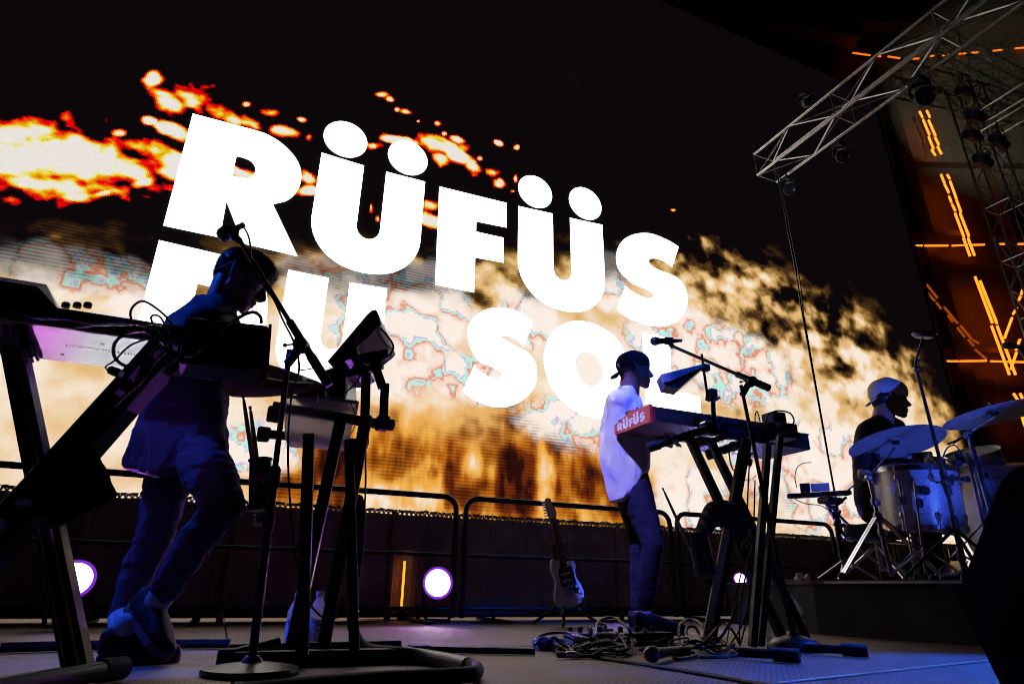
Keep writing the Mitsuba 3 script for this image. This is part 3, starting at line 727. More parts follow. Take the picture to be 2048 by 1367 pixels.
# ================================================================== WASH LIGHTS (moving heads on the front truss, out of frame)
def wash(pos, target, col, power, angle, weight, label):
    pos, target = np.asarray(pos, float), np.asarray(target, float)
    d = unit(target - pos)
    m = thing('wash_light', label, 'stage light', 'wash lights on the front truss')
    obj(m, 'head', lathe([(0.06, -0.3), (0.13, -0.24), (0.16, 0.0), (0.17, 0.1), (0.15, 0.11)], pos - d * 0.16, pos, 20), PLASTIC)
    obj(m, 'base', obox(pos - d * 0.2 + Z * 0.32, (0.3, 0.24, 0.14), bev=0.02), PLASTIC)
    obj(m, 'yoke', rod(pos - d * 0.2 + Z * 0.1, pos - d * 0.2 + Z * 0.3, 0.04), PLASTIC)
    spot(m + '_beam', pos, target, col, power, angle, weight)


BLUE = (0.006, 0.095, 1.0)
VIOLET = (0.15, 0.14, 1.0)
wash((-4.3, 2.0, 4.2), (-1.16, 2.24, 0.62), BLUE, 95, 9.5, 1.5, 'blue wash light outside the frame at the left')
PB = V3(0.78, 3.95, 1.15)
wash(PB - U * 3.4 + N * 2.2 + Z * 3.9, PB - Z * 0.26 - U * 0.05, VIOLET, 480, 5.3, 1.5, 'violet wash light outside the frame above the left front')
wash((4.9, 3.6, 5.2), (1.55, 2.02, 0.0), BLUE, 440, 8.2, 1.5, 'blue wash light outside the frame above the right front')
wash((2.7, 2.0, 5.0), (1.0, 3.85, 1.35), BLUE, 90, 8, 1.5, 'blue wash light outside the frame at the right')
wash((2.75, 1.5, 0.3), (2.36, 3.58, 1.12), (0.05, 0.12, 1.0), 19, 14, 1.5, 'blue light low outside the frame at the right front')
wash((6.6, 5.6, 2.4), (4.9, 6.4, 6.6), (0.75, 1.0, 0.95), 28, 27, 0.8, 'cool white light outside the frame lighting the truss')
wash((11.2, 8.6, 11.5), (15.8, 15.8, 15.2), (0.5, 0.78, 0.55), 100, 24, 0.8, 'pale green light at the right lighting the building')

# ================================================================== LEFT RIG: keyboard on its stand, close to the camera
def kobox(p, lu, ln, lz, bev=0.004, tilt=0.0):
    """Box whose near lower left corner is p; lu along U, ln away from the audience (-N), lz up."""
    Y_, Z_ = -N, Z
    if tilt:
        Y_, Z_ = -N * math.cos(tilt) + Z * math.sin(tilt), Z * math.cos(tilt) + N * math.sin(tilt)
    return obox(np.asarray(p) + U * lu / 2 + Y_ * ln / 2 + Z_ * lz / 2, (lu, ln, lz), U, Y_, Z_, bev)


KA = at(40, 642, 1.55) - U * 0.42
k1 = thing('keyboard', 'black synthesizer with pale underside close at the left edge, seen from behind and below', 'keyboard')
obj(k1, 'case', kobox(KA + Z * 0.006, 1.06, 0.36, 0.052, 0.006), PLASTIC, smooth=False)
mat('mat_pale_panel', wear((0.62, 0.6, 0.62), (0.5, 0.48, 0.5), 7), 0.5)
obj(k1, 'bottom_plate', kobox(KA + U * 0.02 - N * 0.01, 1.0, 0.33, 0.006, 0.002), 'mat_pale_panel', smooth=False)
vents = [obox(KA + U * (0.5 + k * 0.0085) - N * 0.16 - Z * 0.0005, (0.003, 0.018, 0.0016)) for k in range(22)]
obj(k1, 'vent_slots', cat(vents), BLACK, smooth=False)
for (du, dn) in ((0.47, 0.26), (0.62, 0.23), (0.76, 0.18), (0.60, 0.1), (0.8, 0.29)):
    obj(k1, 'screw', lathe([(0.001, -0.002), (0.0055, -0.002), (0.006, 0.001)], KA + U * du - N * dn, KA + U * du - N * dn + Z, 10), BLACK)
obj(k1, 'sticker', obox(KA + U * 0.76 - N * 0.11 - Z * 0.0008, (0.03, 0.045, 0.0012)), GREY, smooth=False)
for k in range(18):
    obj(k1, 'white_key', kobox(KA + U * (0.06 + k * 0.05) - N * 0.23 + Z * 0.058, 0.0485, 0.135, 0.012, 0.002), IVORY, smooth=False)
for k in range(18):
    if k % 7 not in (2, 6):
        obj(k1, 'black_key', kobox(KA + U * (0.095 + k * 0.05) - N * 0.225 + Z * 0.068, 0.022, 0.085, 0.012, 0.002), PLASTIC, smooth=False)
for x in (98, 131, 154, 175):
    c = at(x, 612, 1.60)
    obj(k1, 'knob', lathe([(0.0105, 0), (0.0105, 0.012), (0.008, 0.015), (0.001, 0.015)], c - Z * 0.004, c + Z, 14), PLASTIC)
k1b = thing('small_synthesizer', 'black desktop module standing on the left end of the keyboard', 'synthesizer')
q0 = KA + Z * 0.058 - N * 0.01
prof = [(0, 0), (0.0, 0.055), (0.06, 0.09), (0.22, 0.09), (0.22, 0)]
body = trimesh.convex.convex_hull(np.vstack([q0 - N * n_ + Z * z_ + U * (0.16 + uu - (0.06 if z_ > 0.03 and uu > 0.2 else 0)) for n_, z_ in prof for uu in (0.0, 0.33)]))
obj(k1b, 'case', body, PLASTIC, smooth=False)
for k in range(4):
    c = q0 - N * 0.1 + U * (0.2 + 0.05 * k) + Z * 0.09
    obj(k1b, 'knob', lathe([(0.009, 0), (0.009, 0.012), (0.001, 0.013)], c, c + Z, 12), PLASTIC)

sm = thing('sampler', 'black sampler box with plugged cables at the right end of the left keyboard', 'sampler')
B0 = at(372, 640, 1.52)
cn = [at(372, 632, 1.53), at(537, 650, 1.62), at(520, 765, 1.60), at(372, 742, 1.52)]
e1 = unit(cn[1] - cn[0]); e2 = unit(np.cross(np.cross(e1, cn[3] - cn[0]), e1)); e3 = np.cross(e1, e2)
if e3[1] < 0:
    e3 = -e3
hw, hh = np.linalg.norm(cn[1] - cn[0]), 0.142
obj(sm, 'case', obox(cn[0] + e1 * hw / 2 + e2 * hh / 2 + e3 * 0.045, (hw, hh, 0.09), e1, e2, e3, 0.005), PLASTIC, smooth=False)
obj(sm, 'end_cheek', obox(cn[0] + e1 * (hw + 0.005) + e2 * (hh / 2 + 0.002) + e3 * 0.047, (0.008, hh + 0.012, 0.1), e1, e2, e3, 0.002), BLACK, smooth=False)
for k in range(5):
    c = cn[0] + e1 * (0.07 + 0.03 * k) + e2 * 0.03
    obj(sm, 'socket', lathe([(0.008, 0.0), (0.008, -0.006), (0.004, -0.006), (0.004, 0)], c, c + e3, 12), STEEL)
for k in range(4):
    c = cn[0] + e1 * (0.1 + 0.03 * k) + e3 * 0.04
    obj(sm, 'knob', lathe([(0.007, 0), (0.007, 0.012), (0.001, 0.013)], c, c - e2, 12), CHROME if k % 2 else PLASTIC)

# stand under it
st1 = thing('keyboard_stand', 'heavy black keyboard stand at the left edge with a thick slanting arm', 'stand')
pa, pb = at(18, 640, 1.60), at(152, 1372, 1.62)
pb[2] = 0.03
obj(st1, 'post', bar(pa, pb, 0.052, 0.05, V3(0.2, -1, 0), 0.004), BLACK, smooth=False)
mat('mat_edge_rail', (0.5, 0.48, 0.46), 0.3, 0.8)
for o in (0.016, -0.014):
    obj(st1, 'edge_strip', bar(pa + V3(o + .004, -0.028, 0), pb + V3(o + .004, -0.028, 0), 0.004, 0.004), 'mat_edge_rail', smooth=False)
aa, ab = at(325, 690, 1.56), at(-70, 1130, 1.50)
obj(st1, 'arm', bar(aa, ab, 0.03, 0.075, V3(0, -1, 0.1), 0.004), BLACK, smooth=False)
ax = unit(ab - aa); ay = unit(np.cross(ax, V3(0, 1, 0)))
obj(st1, 'arm_rail', bar(aa + ay * 0.052, ab + ay * 0.052, 0.026, 0.06, V3(0, -1, 0.1), 0.004), BLACK, smooth=False)
for k in range(9):
    c = aa + ax * (0.06 + k * 0.075) + ay * 0.026
    obj(st1, 'spacer', bar(c - ay * 0.03, c + ay * 0.03, 0.03, 0.05, V3(0, -1, 0.1)), BLACK, smooth=False)
obj(st1, 'lower_arm', bar(at(325, 752, 1.62), at(150, 930, 1.60), 0.03, 0.04, V3(0, -1, 0.1), 0.003), BLACK, smooth=False)
obj(st1, 'foot', rod(V3(pb[0] - 0.02, pb[1] - 0.55, 0.03), V3(pb[0] + 0.035, pb[1] + 0.06, 0.03), 0.022), BLACK)
obj(st1, 'foot_cap', rod(V3(pb[0] + 0.03, pb[1] + 0.03, 0.03), V3(pb[0] + 0.042, pb[1] + 0.1, 0.03), 0.027), RUBBER)
bg = thing('cloth_pouch', 'dark cloth pouch hanging from the slanting arm of the left stand', 'pouch')
pc = [at(102, 915, 1.52), at(170, 880, 1.52), at(222, 990, 1.52), at(108, 1045, 1.52), at(150, 960, 1.47), at(120, 985, 1.60), at(190, 965, 1.62)]
obj(bg, 'bag', wrinkle(blend([[(p, 0.012) for p in pc]], 0.012, 4), 0.006, 14), CAPBLACK, smooth=True)
obj(bg, 'strap', cable([at(120, 905, 1.5), at(140, 870, 1.49), at(168, 885, 1.5)], 0.006), CAPBLACK)
sn = thing('multicore_plug', 'ribbed black cable plug hanging under the left keyboard', 'plug')
obj(sn, 'barrel', lathe([(0.012, 0), (0.022, 0.01), (0.024, 0.08), (0.018, 0.085), (0.018, 0.1)], at(42, 650, 1.585), at(62, 705, 1.585), 18), RUBBER)
for k in range(10):
    a_ = k * 2 * math.pi / 10
    d_ = unit(at(62, 705, 1.585) - at(42, 650, 1.585)); x_, y_, _ = frame(d_)
    c = at(42, 650, 1.585) + d_ * 0.09 + (x_ * math.cos(a_) + y_ * math.sin(a_)) * 0.02
    obj(sn, 'rib', rod(c, c + d_ * 0.025, 0.004, sides=6), GREY)

LC = 'black audio cables tangled round the left keyboard'
for lab, pts, r in [
    ('black cable looping high above the tangle on the left keyboard', [(340, 690, 1.5), (300, 668, 1.5), (268, 650, 1.5), (262, 620, 1.5), (285, 602, 1.5), (320, 622, 1.5), (345, 650, 1.48), (350, 680, 1.48)], 0.0032),
    ('black cable with a small loop at the back of the left keyboard', [(345, 690, 1.49), (325, 640, 1.49), (310, 630, 1.49), (303, 640, 1.49), (330, 690, 1.48)], 0.0026),
    ('black cable making a wide low loop left of the tangle', [(290, 660, 1.47), (250, 668, 1.47), (228, 690, 1.47), (232, 718, 1.47), (262, 732, 1.47), (300, 700, 1.47)], 0.004),
    ('thin black cable making a narrow loop below the tangle', [(330, 665, 1.48), (262, 690, 1.46), (230, 720, 1.46), (212, 732, 1.46), (216, 742, 1.46)], 0.002),
    ('black cable drooping along the back of the left keyboard', [(20, 620, 1.5), (80, 645, 1.5), (150, 655, 1.5), (230, 645, 1.52), (300, 655, 1.5), (350, 680, 1.5)], 0.003),
    ('second black cable sagging along the back of the left keyboard', [(0, 612, 1.51), (60, 635, 1.5), (130, 638, 1.5), (200, 650, 1.5), (300, 648, 1.5), (380, 655, 1.5)], 0.0025),
    ('blue lit cable running down the slanting arm', [(345, 690, 1.47), (320, 712, 1.46), (300, 735, 1.46), (285, 760, 1.46), (240, 800, 1.46), (180, 860, 1.46)], 0.004),
    ('thick black cable bent over the sampler box', [(420, 690, 1.5), (445, 665, 1.5), (478, 635, 1.5), (505, 624, 1.5), (520, 632, 1.52), (523, 645, 1.54)], 0.0045),
    ('grey cable arching over the left part of the sampler', [(350, 690, 1.5), (390, 660, 1.5), (430, 632, 1.5), (460, 626, 1.5), (475, 634, 1.52)], 0.004),
    ('black cable hanging from the tangle onto the arm', [(360, 680, 1.46), (355, 710, 1.46), (330, 730, 1.46), (305, 720, 1.46), (310, 700, 1.46), (340, 695, 1.46), (352, 720, 1.46)], 0.003),
    ('blue lit cable stub in front of the sampler', [(424, 690, 1.48), (436, 672, 1.48), (452, 652, 1.48), (470, 638, 1.5)], 0.003),
    ('black cable looped in front of the sampler', [(345, 700, 1.46), (375, 712, 1.46), (400, 700, 1.46), (410, 680, 1.47), (395, 668, 1.47), (370, 672, 1.47)], 0.0028)]:
    key = thing('audio_cable', lab, 'cable', LC)
    scene[key] = mikit.ply(cable([at(*p) for p in pts], r), CABLE, smooth=35)
for k, (x, y) in enumerate([(240, 745), (330, 700), (352, 695)]):
    pass
ad = thing('cable_adapter', 'small black adapter block dangling left of the slanting arm', 'adapter')
obj(ad, 'block', obox(at(232, 744, 1.46), (0.03, 0.024, 0.02), unit(V3(1, 0, -0.3)), V3(0, 1, 0), unit(V3(0.3, 0, 1)), 0.003), PLASTIC, smooth=False)
obj(ad, 'clip', obox(at(222, 740, 1.46), (0.012, 0.02, 0.014), bev=0.002), PLASTIC, smooth=False)

# ------------------------------------------------------------------ microphone stands
def microphone(key, tip, tail, r=0.025, handheld=True):
    """tip: grille end; tail: cable end."""
    tip, tail = np.asarray(tip, float), np.asarray(tail, float)
    d = unit(tail - tip)
    L = np.linalg.norm(tail - tip)
    obj(key, 'grille', lathe([(0.002, 0), (r * 0.62, 0.004), (r * 0.95, 0.016), (r, 0.03), (r * 0.9, 0.045), (r * 0.75, 0.055)], tip, tail, 20), 'mat_grille')
    obj(key, 'collar', lathe([(r * 1.02, 0.028), (r * 1.02, 0.034)], tip, tail, 20), STEEL)
    obj(key, 'handle', lathe([(r * 0.74, 0.053), (r * 0.7, 0.07), (r * 0.42, L - 0.012), (r * 0.4, L), (0.002, L)], tip, tail, 20), PLASTIC)
    obj(key, 'connector', lathe([(r * 0.36, L - 0.002), (r * 0.36, L + 0.02), (0.002, L + 0.02)], tip, tail, 14), STEEL)


mat('mat_grille', mikit.proc(lambda p, n, uv: mikit.mix((0.03, 0.03, 0.035), (0.25, 0.25, 0.27), mikit.smoothstep(0.45, 0.7, mikit.noise(p.x * 700, p.y * 700, p.z * 700)))), 0.4, 0.6)


def mic_stand(label, base, top, boom_a, boom_b, base_r, boom_r=0.008, group='microphone stands on the stage', plate=True):
    m = thing('microphone_stand', label, 'microphone stand', group)
    base, top = np.asarray(base, float), np.asarray(top, float)
    if plate == 'dome':
        obj(m, 'base', lathe([(base_r * 0.98, 0.0), (base_r, 0.01), (base_r * 0.94, 0.026), (base_r * 0.75, 0.043), (base_r * 0.4, 0.055), (0.03, 0.06), (0.018, 0.075), (0.002, 0.076)], base, base + Z, 48), 'mat_base_plate')
    elif plate:
        obj(m, 'base', lathe([(base_r * 0.98, 0.0), (base_r, 0.008), (base_r * 0.97, 0.016), (base_r * 0.6, 0.024), (0.03, 0.03), (0.018, 0.045), (0.002, 0.046)], base, base + Z, 48), 'mat_base_plate')
    mid = base + (top - base) * 0.55
    obj(m, 'lower_pole', rod(base + Z * 0.03, mid, 0.0125), BLACK)
    obj(m, 'clutch', lathe([(0.014, -0.03), (0.018, -0.02), (0.018, 0.03), (0.013, 0.04)], mid, top, 16), PLASTIC)
    obj(m, 'upper_pole', rod(mid, top, 0.009), BLACK)
    ba, bb = np.asarray(boom_a, float), np.asarray(boom_b, float)
    d = unit(bb - ba)
    t = (top - ba) @ d
    piv = ba + d * t
    obj(m, 'boom', rod(ba, bb, boom_r), BLACK)
    obj(m, 'boom_sleeve', rod(piv - d * 0.09, piv + d * 0.07, boom_r * 1.7), BLACK)
    obj(m, 'counter_grip', rod(bb - d * 0.11, bb + d * 0.01, boom_r * 2.0), RUBBER)
    obj(m, 'tilt_joint', lathe([(0.012, -0.02), (0.024, -0.018), (0.024, 0.02), (0.012, 0.022)], piv + V3(0, -.012, -.012), piv + V3(0, 0.02, -.012), 18), PLASTIC)
    obj(m, 'joint_neck', rod(top - Z * 0.05, piv, 0.015, 0.017), PLASTIC)
    side = unit(V3(-1, -0.2, -0.25))
    obj(m, 'wing_knob', cat([rod(piv, piv + side * 0.055, 0.003), ball(piv + side * 0.057, 0.007, 1)]), PLASTIC)
    return m


mat('mat_base_plate', wear((0.03, 0.03, 0.03), (0.045, 0.043, 0.042), 20), 0.38)
base1 = gnd(500, 1347)
top1 = at(579, 700, 1.93)
ms1 = mic_stand('black microphone stand on a round base before the left musician, boom rising left', base1, top1, at(478, 478, 1.86), at(655, 766, 1.96), 0.128)
m1 = thing('microphone', 'black vocal microphone pointing left, above the head of the left musician', 'microphone', None)
microphone(m1, at(436, 475, 1.84), at(478, 454, 1.86), 0.027)
obj(m1, 'clip', cat([rod(at(462, 470, 1.86), at(479, 482, 1.86), 0.013), rod(at(466, 460, 1.86), at(470, 478, 1.86), 0.015)]), PLASTIC)
key = thing('microphone_cable', 'thin black cable arching from the left microphone to its boom and down the stand', 'cable')
scene[key] = mikit.ply(cable([at(478, 452, 1.86), at(490, 458, 1.86), at(499, 480, 1.86), at(502, 510, 1.86), at(504, 525, 1.87), at(520, 560, 1.88), at(548, 600, 1.89), at(566, 640, 1.9), at(590, 690, 1.9), at(598, 740, 1.9), at(582, 800, 1.92), at(576, 900, 1.95), at(580, 1000, 1.97), at(592, 1120, 2.0), at(620, 1205, 2.05), at(655, 1236, 2.1), at(695, 1220, 2.15), at(715, 1170, 2.2), at(728, 1060, 2.25), at(732, 900, 2.3)], 0.0032), CABLE, smooth=35)

# drumstick holder clamped to the stand
def stick_holder(label, a, b, r, sticks, clamp_to, band=None, text=None, cam_dir=None):
    h = thing('stick_holder', label, 'drumstick holder')
    a, b = np.asarray(a, float), np.asarray(b, float)      # a bottom, b rim
    L = np.linalg.norm(b - a)
    obj(h, 'cup', lathe([(0.002, 0), (r * 0.9, 0.0), (r, 0.006), (r, L - 0.004), (r * 1.12, L - 0.004), (r * 1.12, L), (r * 0.93, L), (r * 0.9, 0.02), (0.002, 0.02)], a, b, 28), 'mat_cup')
    if band is not None:
        obj(h, 'band', lathe([(r * 1.005, L * band - 0.006), (r * 1.02, L * band - 0.006), (r * 1.02, L * band + 0.006), (r * 1.005, L * band + 0.006)], a, b, 28), 'mat_pink')
    obj(h, 'clamp', cat([obox((a + clamp_to) / 2 + Z * -0.02, (np.linalg.norm((a - clamp_to)[:2]) + 0.02, 0.03, 0.035), unit((clamp_to - a) * V3(1, 1, 0)), np.cross(Z, unit((clamp_to - a) * V3(1, 1, 0))), Z, 0.004), lathe([(0.017, -0.025), (0.017, 0.025)], clamp_to - Z * 0.02, clamp_to + Z, 14)]), PLASTIC)
    obj(h, 'clamp_screw', rod((a + clamp_to) / 2 - V3(0.0, 0.035, 0.02), (a + clamp_to) / 2 + V3(0, 0.02, -0.02), 0.01), STEEL)
    for (p, q, nm) in sticks:
        s = thing('drumstick', nm, 'drumstick')
        p, q = np.asarray(p, float), np.asarray(q, float)
        Ls = np.linalg.norm(q - p)
        obj(s, 'shaft', lathe([(0.003, 0), (0.0073, 0.004), (0.0073, Ls * 0.7), (0.0055, Ls * 0.93), (0.003, Ls - 0.012)], q, p, 12), STICK)
        obj(s, 'tip', lathe([(0.003, Ls - 0.013), (0.0058, Ls - 0.006), (0.0045, Ls), (0.001, Ls + 0.001)], q, p, 12), STICK)
    return h


mat('mat_cup', (0.03, 0.03, 0.035), 0.3)
mat('mat_pink', (0.6, 0.06, 0.4), 0.5)
mat('mat_print', (0.6, 0.62, 0.68), 0.6)
Yc = 1.99
ha, hb = at(520, 1020, Yc), at(521, 918, Yc)
clamp1 = base1 + (top1 - base1) * float((ha[2] - 0.02) / top1[2])
h1 = stick_holder('black drumstick cup with a pink band and printed logo on the left microphone stand', ha, hb, 0.0335,
                  [(at(486, 790, Yc - .01), at(517, 1000, Yc), 'drumstick leaning furthest left in the left stick holder'), (at(500, 812, Yc + .012), at(524, 1000, Yc + .01), 'shorter drumstick right of its neighbour in the left stick holder')], clamp1, 0.62)
tm = meshkit.text_mesh('VATER', 0.011, 0.0006, bold=True)
tm.vertices -= tm.vertices.mean(0) * V3(1, 1, 0)
vl = trimesh.creation.extrude_polygon(Polygon([(-0.022, 0.0), (-0.017, 0.0), (-0.006, -0.02), (0.016, 0.013), (0.021, 0.013), (-0.005, -0.03)]), 0.0006)
ccup = ha + (hb - ha) * 0.5
tocam = unit((CAM - ccup) * V3(1, 1, 0))
rx = np.cross(Z, tocam)


def wrap(mesh, c, axis_up, r, ang0=0.0):
    v = mesh.vertices
    a = v[:, 0] / r + ang0
    m2 = mesh.copy()
    m2.vertices = c + (np.sin(a)[:, None] * rx + np.cos(a)[:, None] * tocam) * (r + 0.0006 + v[:, 2:3]) + Z * v[:, 1:2]
    return m2


obj(h1, 'lettering', cat([wrap(tm, ccup + Z * 0.008, Z, 0.0335, -0.35), wrap(vl, ccup - Z * 0.004, Z, 0.0335, -0.3)]), 'mat_print', smooth=False)

# ------------------------------------------------------------------ the left musician's instrument stand
st2 = thing('instrument_stand', 'black two-tier A-frame stand in front of the left musician, with long floor bars', 'stand')
YS = 2.40
leg = lambda x0, y0, Y0, x1, y1, Y1, w=0.034: bar(at(x0, y0, Y0), at(x1, y1, Y1), w, w, V3(0.3, -1, 0), 0.003)
f1, f2 = gnd(604, 1312, 0.03), gnd(709, 1308, 0.03)
obj(st2, 'leg', bar(at(618, 868, f1[1]), f1, 0.036, 0.036, V3(0.2, -1, 0), 0.003), BLACK, smooth=False)
obj(st2, 'leg', bar(at(698, 880, f2[1]), f2, 0.032, 0.032, V3(0.2, -1, 0), 0.003), BLACK, smooth=False)
f3, f4 = gnd(583, 1292, 0.03), gnd(646, 1298, 0.03)
obj(st2, 'leg', bar(at(682, 838, f3[1] - 0.1), f3, 0.042, 0.036, V3(0.2, -1, 0), 0.003), BLACK, smooth=False)
obj(st2, 'leg', bar(at(733, 830, f4[1] - 0.1), f4, 0.042, 0.036, V3(0.2, -1, 0), 0.003), BLACK, smooth=False)
fb = lambda a, b, w, h: obj(st2, 'floor_bar', bar(a, b, w, h, Z, 0.004), BLACK, smooth=False)
fb(gnd(448, 1318, 0.022), gnd(838, 1308, 0.022), 0.05, 0.04)
fb(gnd(455, 1300, 0.022), gnd(800, 1291, 0.022), 0.045, 0.04)
obj(st2, 'floor_brace', rod(gnd(452, 1312, 0.03), gnd(556, 1283, 0.06), 0.016), BLACK)
obj(st2, 'end_cap', obox(gnd(452, 1315, 0.025), (0.05, 0.07, 0.05), bev=0.006), RUBBER, smooth=False)
obj(st2, 'end_cap', obox(gnd(838, 1306, 0.025), (0.07, 0.07, 0.05), bev=0.006), RUBBER, smooth=False)
for x, y in ((622, 1060), (606, 1090), (716, 1000)):
    obj(st2, 'hinge', rod(at(x, y, 2.36), at(x, y, 2.46), 0.022), PLASTIC)
obj(st2, 'support_arm', bar(at(546, 812, 2.3), at(784, 852, 2.36), 0.034, 0.034, Z, 0.004), BLACK, smooth=False)
obj(st2, 'support_arm', bar(at(520, 866, 2.48), at(736, 888, 2.52), 0.032, 0.032, Z, 0.004), BLACK, smooth=False)
for x, y, Y in ((548, 828, 2.29), (765, 846, 2.35), (527, 868, 2.47)):
    obj(st2, 'arm_clamp', obox(at(x, y, Y), (0.05, 0.05, 0.055), bev=0.006), PLASTIC, smooth=False)
obj(st2, 'clamp_knob', lathe([(0.012, 0), (0.022, 0.004), (0.022, 0.022), (0.012, 0.026)], at(776, 848, 2.33), at(792, 851, 2.33), 14), RUBBER)
obj(st2, 'upright', bar(at(770, 768, 2.34), at(766, 852, 2.34), 0.034, 0.034, V3(0.2, -1, 0), 0.003), BLACK, smooth=False)
obj(st2, 'upper_arm', bar(at(765, 775, 2.34), at(742, 706, 2.34), 0.034, 0.03, V3(0.2, -1, 0), 0.003), BLACK, smooth=False)
obj(st2, 'upper_bar', bar(at(690, 752, 2.42), at(765, 730, 2.36), 0.026, 0.028, Z, 0.003), BLACK, smooth=False)
obj(st2, 'tilt_bar', bar(at(672, 726, 2.36), at(778, 707, 2.32), 0.03, 0.034, Z, 0.003), BLACK, smooth=False)
obj(st2, 'back_post', bar(at(733, 735, 2.42), at(728, 890, 2.46), 0.038, 0.03, V3(0.2, -1, 0), 0.003), BLACK, smooth=False)

ct = thing('tilted_controller', 'black tilted control surface with a tan side panel, on top of the left musician\'s stand', 'controller')


def prism(px_pts, Y, depth, back=None):
    """Extrudes an outline standing at distance Y along the stage depth."""
    a = np.array([at(x, y, Y) for x, y in px_pts])
    poly = Polygon(a[:, [0, 2]])
    m = trimesh.creation.extrude_polygon(poly, depth, engine='earcut')
    v = m.vertices.copy()
    m.vertices = np.stack([v[:, 0], Y + v[:, 2], v[:, 1]], 1)
    m.fix_normals()
    return m


obj(ct, 'case', prism([(655, 722), (735, 628), (743, 621), (752, 619), (757, 628), (762, 648), (757, 655), (712, 690), (716, 708), (690, 722)], 2.26, 0.34), PLASTIC, smooth=False)
mat('mat_tan_panel', wear((0.5, 0.34, 0.27), (0.42, 0.28, 0.22), 20), 0.5)
obj(ct, 'side_panel', prism([(708, 675), (735, 652), (745, 645), (757, 652), (740, 672), (712, 694)], 2.252, 0.006), 'mat_tan_panel', smooth=False)
obj(ct, 'port', prism([(722, 664), (744, 650), (747, 658), (727, 673)], 2.247, 0.004), PLASTIC, smooth=False)
ws = thing('wooden_synthesizer', 'dark red wooden sided synthesizer standing on the plastic tub', 'synthesizer')
obj(ws, 'wood_side', prism([(650, 740), (688, 728), (693, 733), (690, 796), (640, 795)], 2.31, 0.025), WOOD, smooth=False)
obj(ws, 'wood_side', prism([(650, 740), (688, 728), (693, 733), (690, 796), (640, 795)], 2.56, 0.025), WOOD, smooth=False)
obj(ws, 'case', prism([(654, 742), (686, 732), (688, 794), (644, 793)], 2.335, 0.225), PLASTIC, smooth=False)
obj(ws, 'front_edge', prism([(591, 792), (600, 783), (640, 778), (658, 780), (658, 798), (592, 800)], 2.3, 0.28), PLASTIC, smooth=False)
for k in range(6):
    c = at(640 - k * 7, 775 - k * 0.4, 2.36 + 0.02 * k)
    obj(ws, 'knob', lathe([(0.007, 0), (0.007, 0.012), (0.001, 0.013)], c, c + Z, 10), WHITE if k == 1 else PLASTIC)
rng_ = random.Random(3)
tubk = thing('plastic_tub', 'translucent plastic tub with a bright rim, carried by the left musician\'s stand', 'tub')
R4 = [at(568, 794, 2.26), at(714, 806, 2.33)]
tw = np.linalg.norm(R4[1] - R4[0]); td = unit(R4[1] - R4[0]); tn = unit(np.cross(td, Z)); tn = -tn if tn[1] < 0 else tn


def tub_ring(z, inset):
    return [R4[0] + td * inset + tn * inset + Z * z, R4[1] - td * inset + tn * inset + Z * z, R4[1] - td * inset + tn * (0.24 - inset) + Z * z, R4[0] + td * inset + tn * (0.24 - inset) + Z * z]


tr, br = tub_ring(0, 0), tub_ring(-0.145, 0.022)
tv = np.array(tr + br)
tf = [[0, 1, 5, 4], [1, 2, 6, 5], [2, 3, 7, 6], [3, 0, 4, 7], [4, 5, 6, 7]]
scene['mat_tub'] = {'type': 'principledthin', 'base_color': {'type': 'rgb', 'value': [0.62, 0.6, 0.62]}, 'roughness': 0.35, 'spec_trans': 0.55, 'diff_trans': 0.7, 'eta': 1.3}
tmesh = trimesh.Trimesh(tv, np.vstack([[f[0], f[1], f[2]] for f in tf] + [[f[0], f[2], f[3]] for f in tf]), process=False)
obj(tubk, 'shell', tmesh, 'mat_tub', smooth=False)
obj(tubk, 'rim', cat([bar(tr[k] + Z * 0.004, tr[(k + 1) % 4] + Z * 0.004, 0.014, 0.012, Z, 0.002) for k in range(4)]), 'mat_bin_plastic', smooth=False)
# cables of this stand
for lab, pts, r in [('black cable curling from the tilted controller down behind its bar', [(755, 652, 2.27), (772, 668, 2.28), (786, 690, 2.29), (782, 706, 2.3), (765, 718, 2.3), (745, 728, 2.32)], 0.0045),
                    ('thin cables under the tilted controller', [(752, 655, 2.26), (764, 680, 2.27), (786, 700, 2.28)], 0.002),
                    ('black cable winding round the back post of the left musician\'s stand', [(735, 722, 2.38), (712, 765, 2.36), (690, 785, 2.3), (686, 795, 2.28)], 0.004),
                    ('thin cable hanging below the arm at the right of the left musician\'s stand', [(730, 890, 2.32), (732, 960, 2.33), (727, 1030, 2.35), (722, 1100, 2.38)], 0.003),
                    ('thin cable looping across the plastic tub', [(600, 740, 2.2), (660, 735, 2.22), (688, 760, 2.24), (694, 785, 2.25), (683, 798, 2.26)], 0.002),
                    ('dark wire crossing right of the upright', [(700, 800, 2.3), (712, 840, 2.32), (700, 870, 2.34), (690, 872, 2.36)], 0.002)]:
    key = thing('audio_cable', lab, 'cable', None)
    scene[key] = mikit.ply(cable([at(*p) for p in pts], r), CABLE, smooth=35)
key = thing('cable_snake', 'fat black cable sleeve running from the left stand in a loop over the floor', 'cable')
snk = [at(722, 1000, 2.40), at(716, 1100, 2.40), at(705, 1200, 2.40), at(708, 1262, 2.40), gnd(735, 1296, 0.03), gnd(790, 1304, 0.03), gnd(850, 1312, 0.022), gnd(910, 1323, 0.022), gnd(950, 1334, 0.022), gnd(945, 1346, 0.022), gnd(880, 1352, 0.022), gnd(760, 1358, 0.022), gnd(600, 1372, 0.022), gnd(420, 1392, 0.022)]
obj(key, 'sleeve', tube(spline(snk, 8), 0.019, 12), RUBBER)
obj(key, 'blue_lit_stretch', tube(spline(snk[5:9], 8)[2:-3], 0.0215, 12), 'mat_blue_tape')  # blue light on this stretch of the sleeve, put into its colour
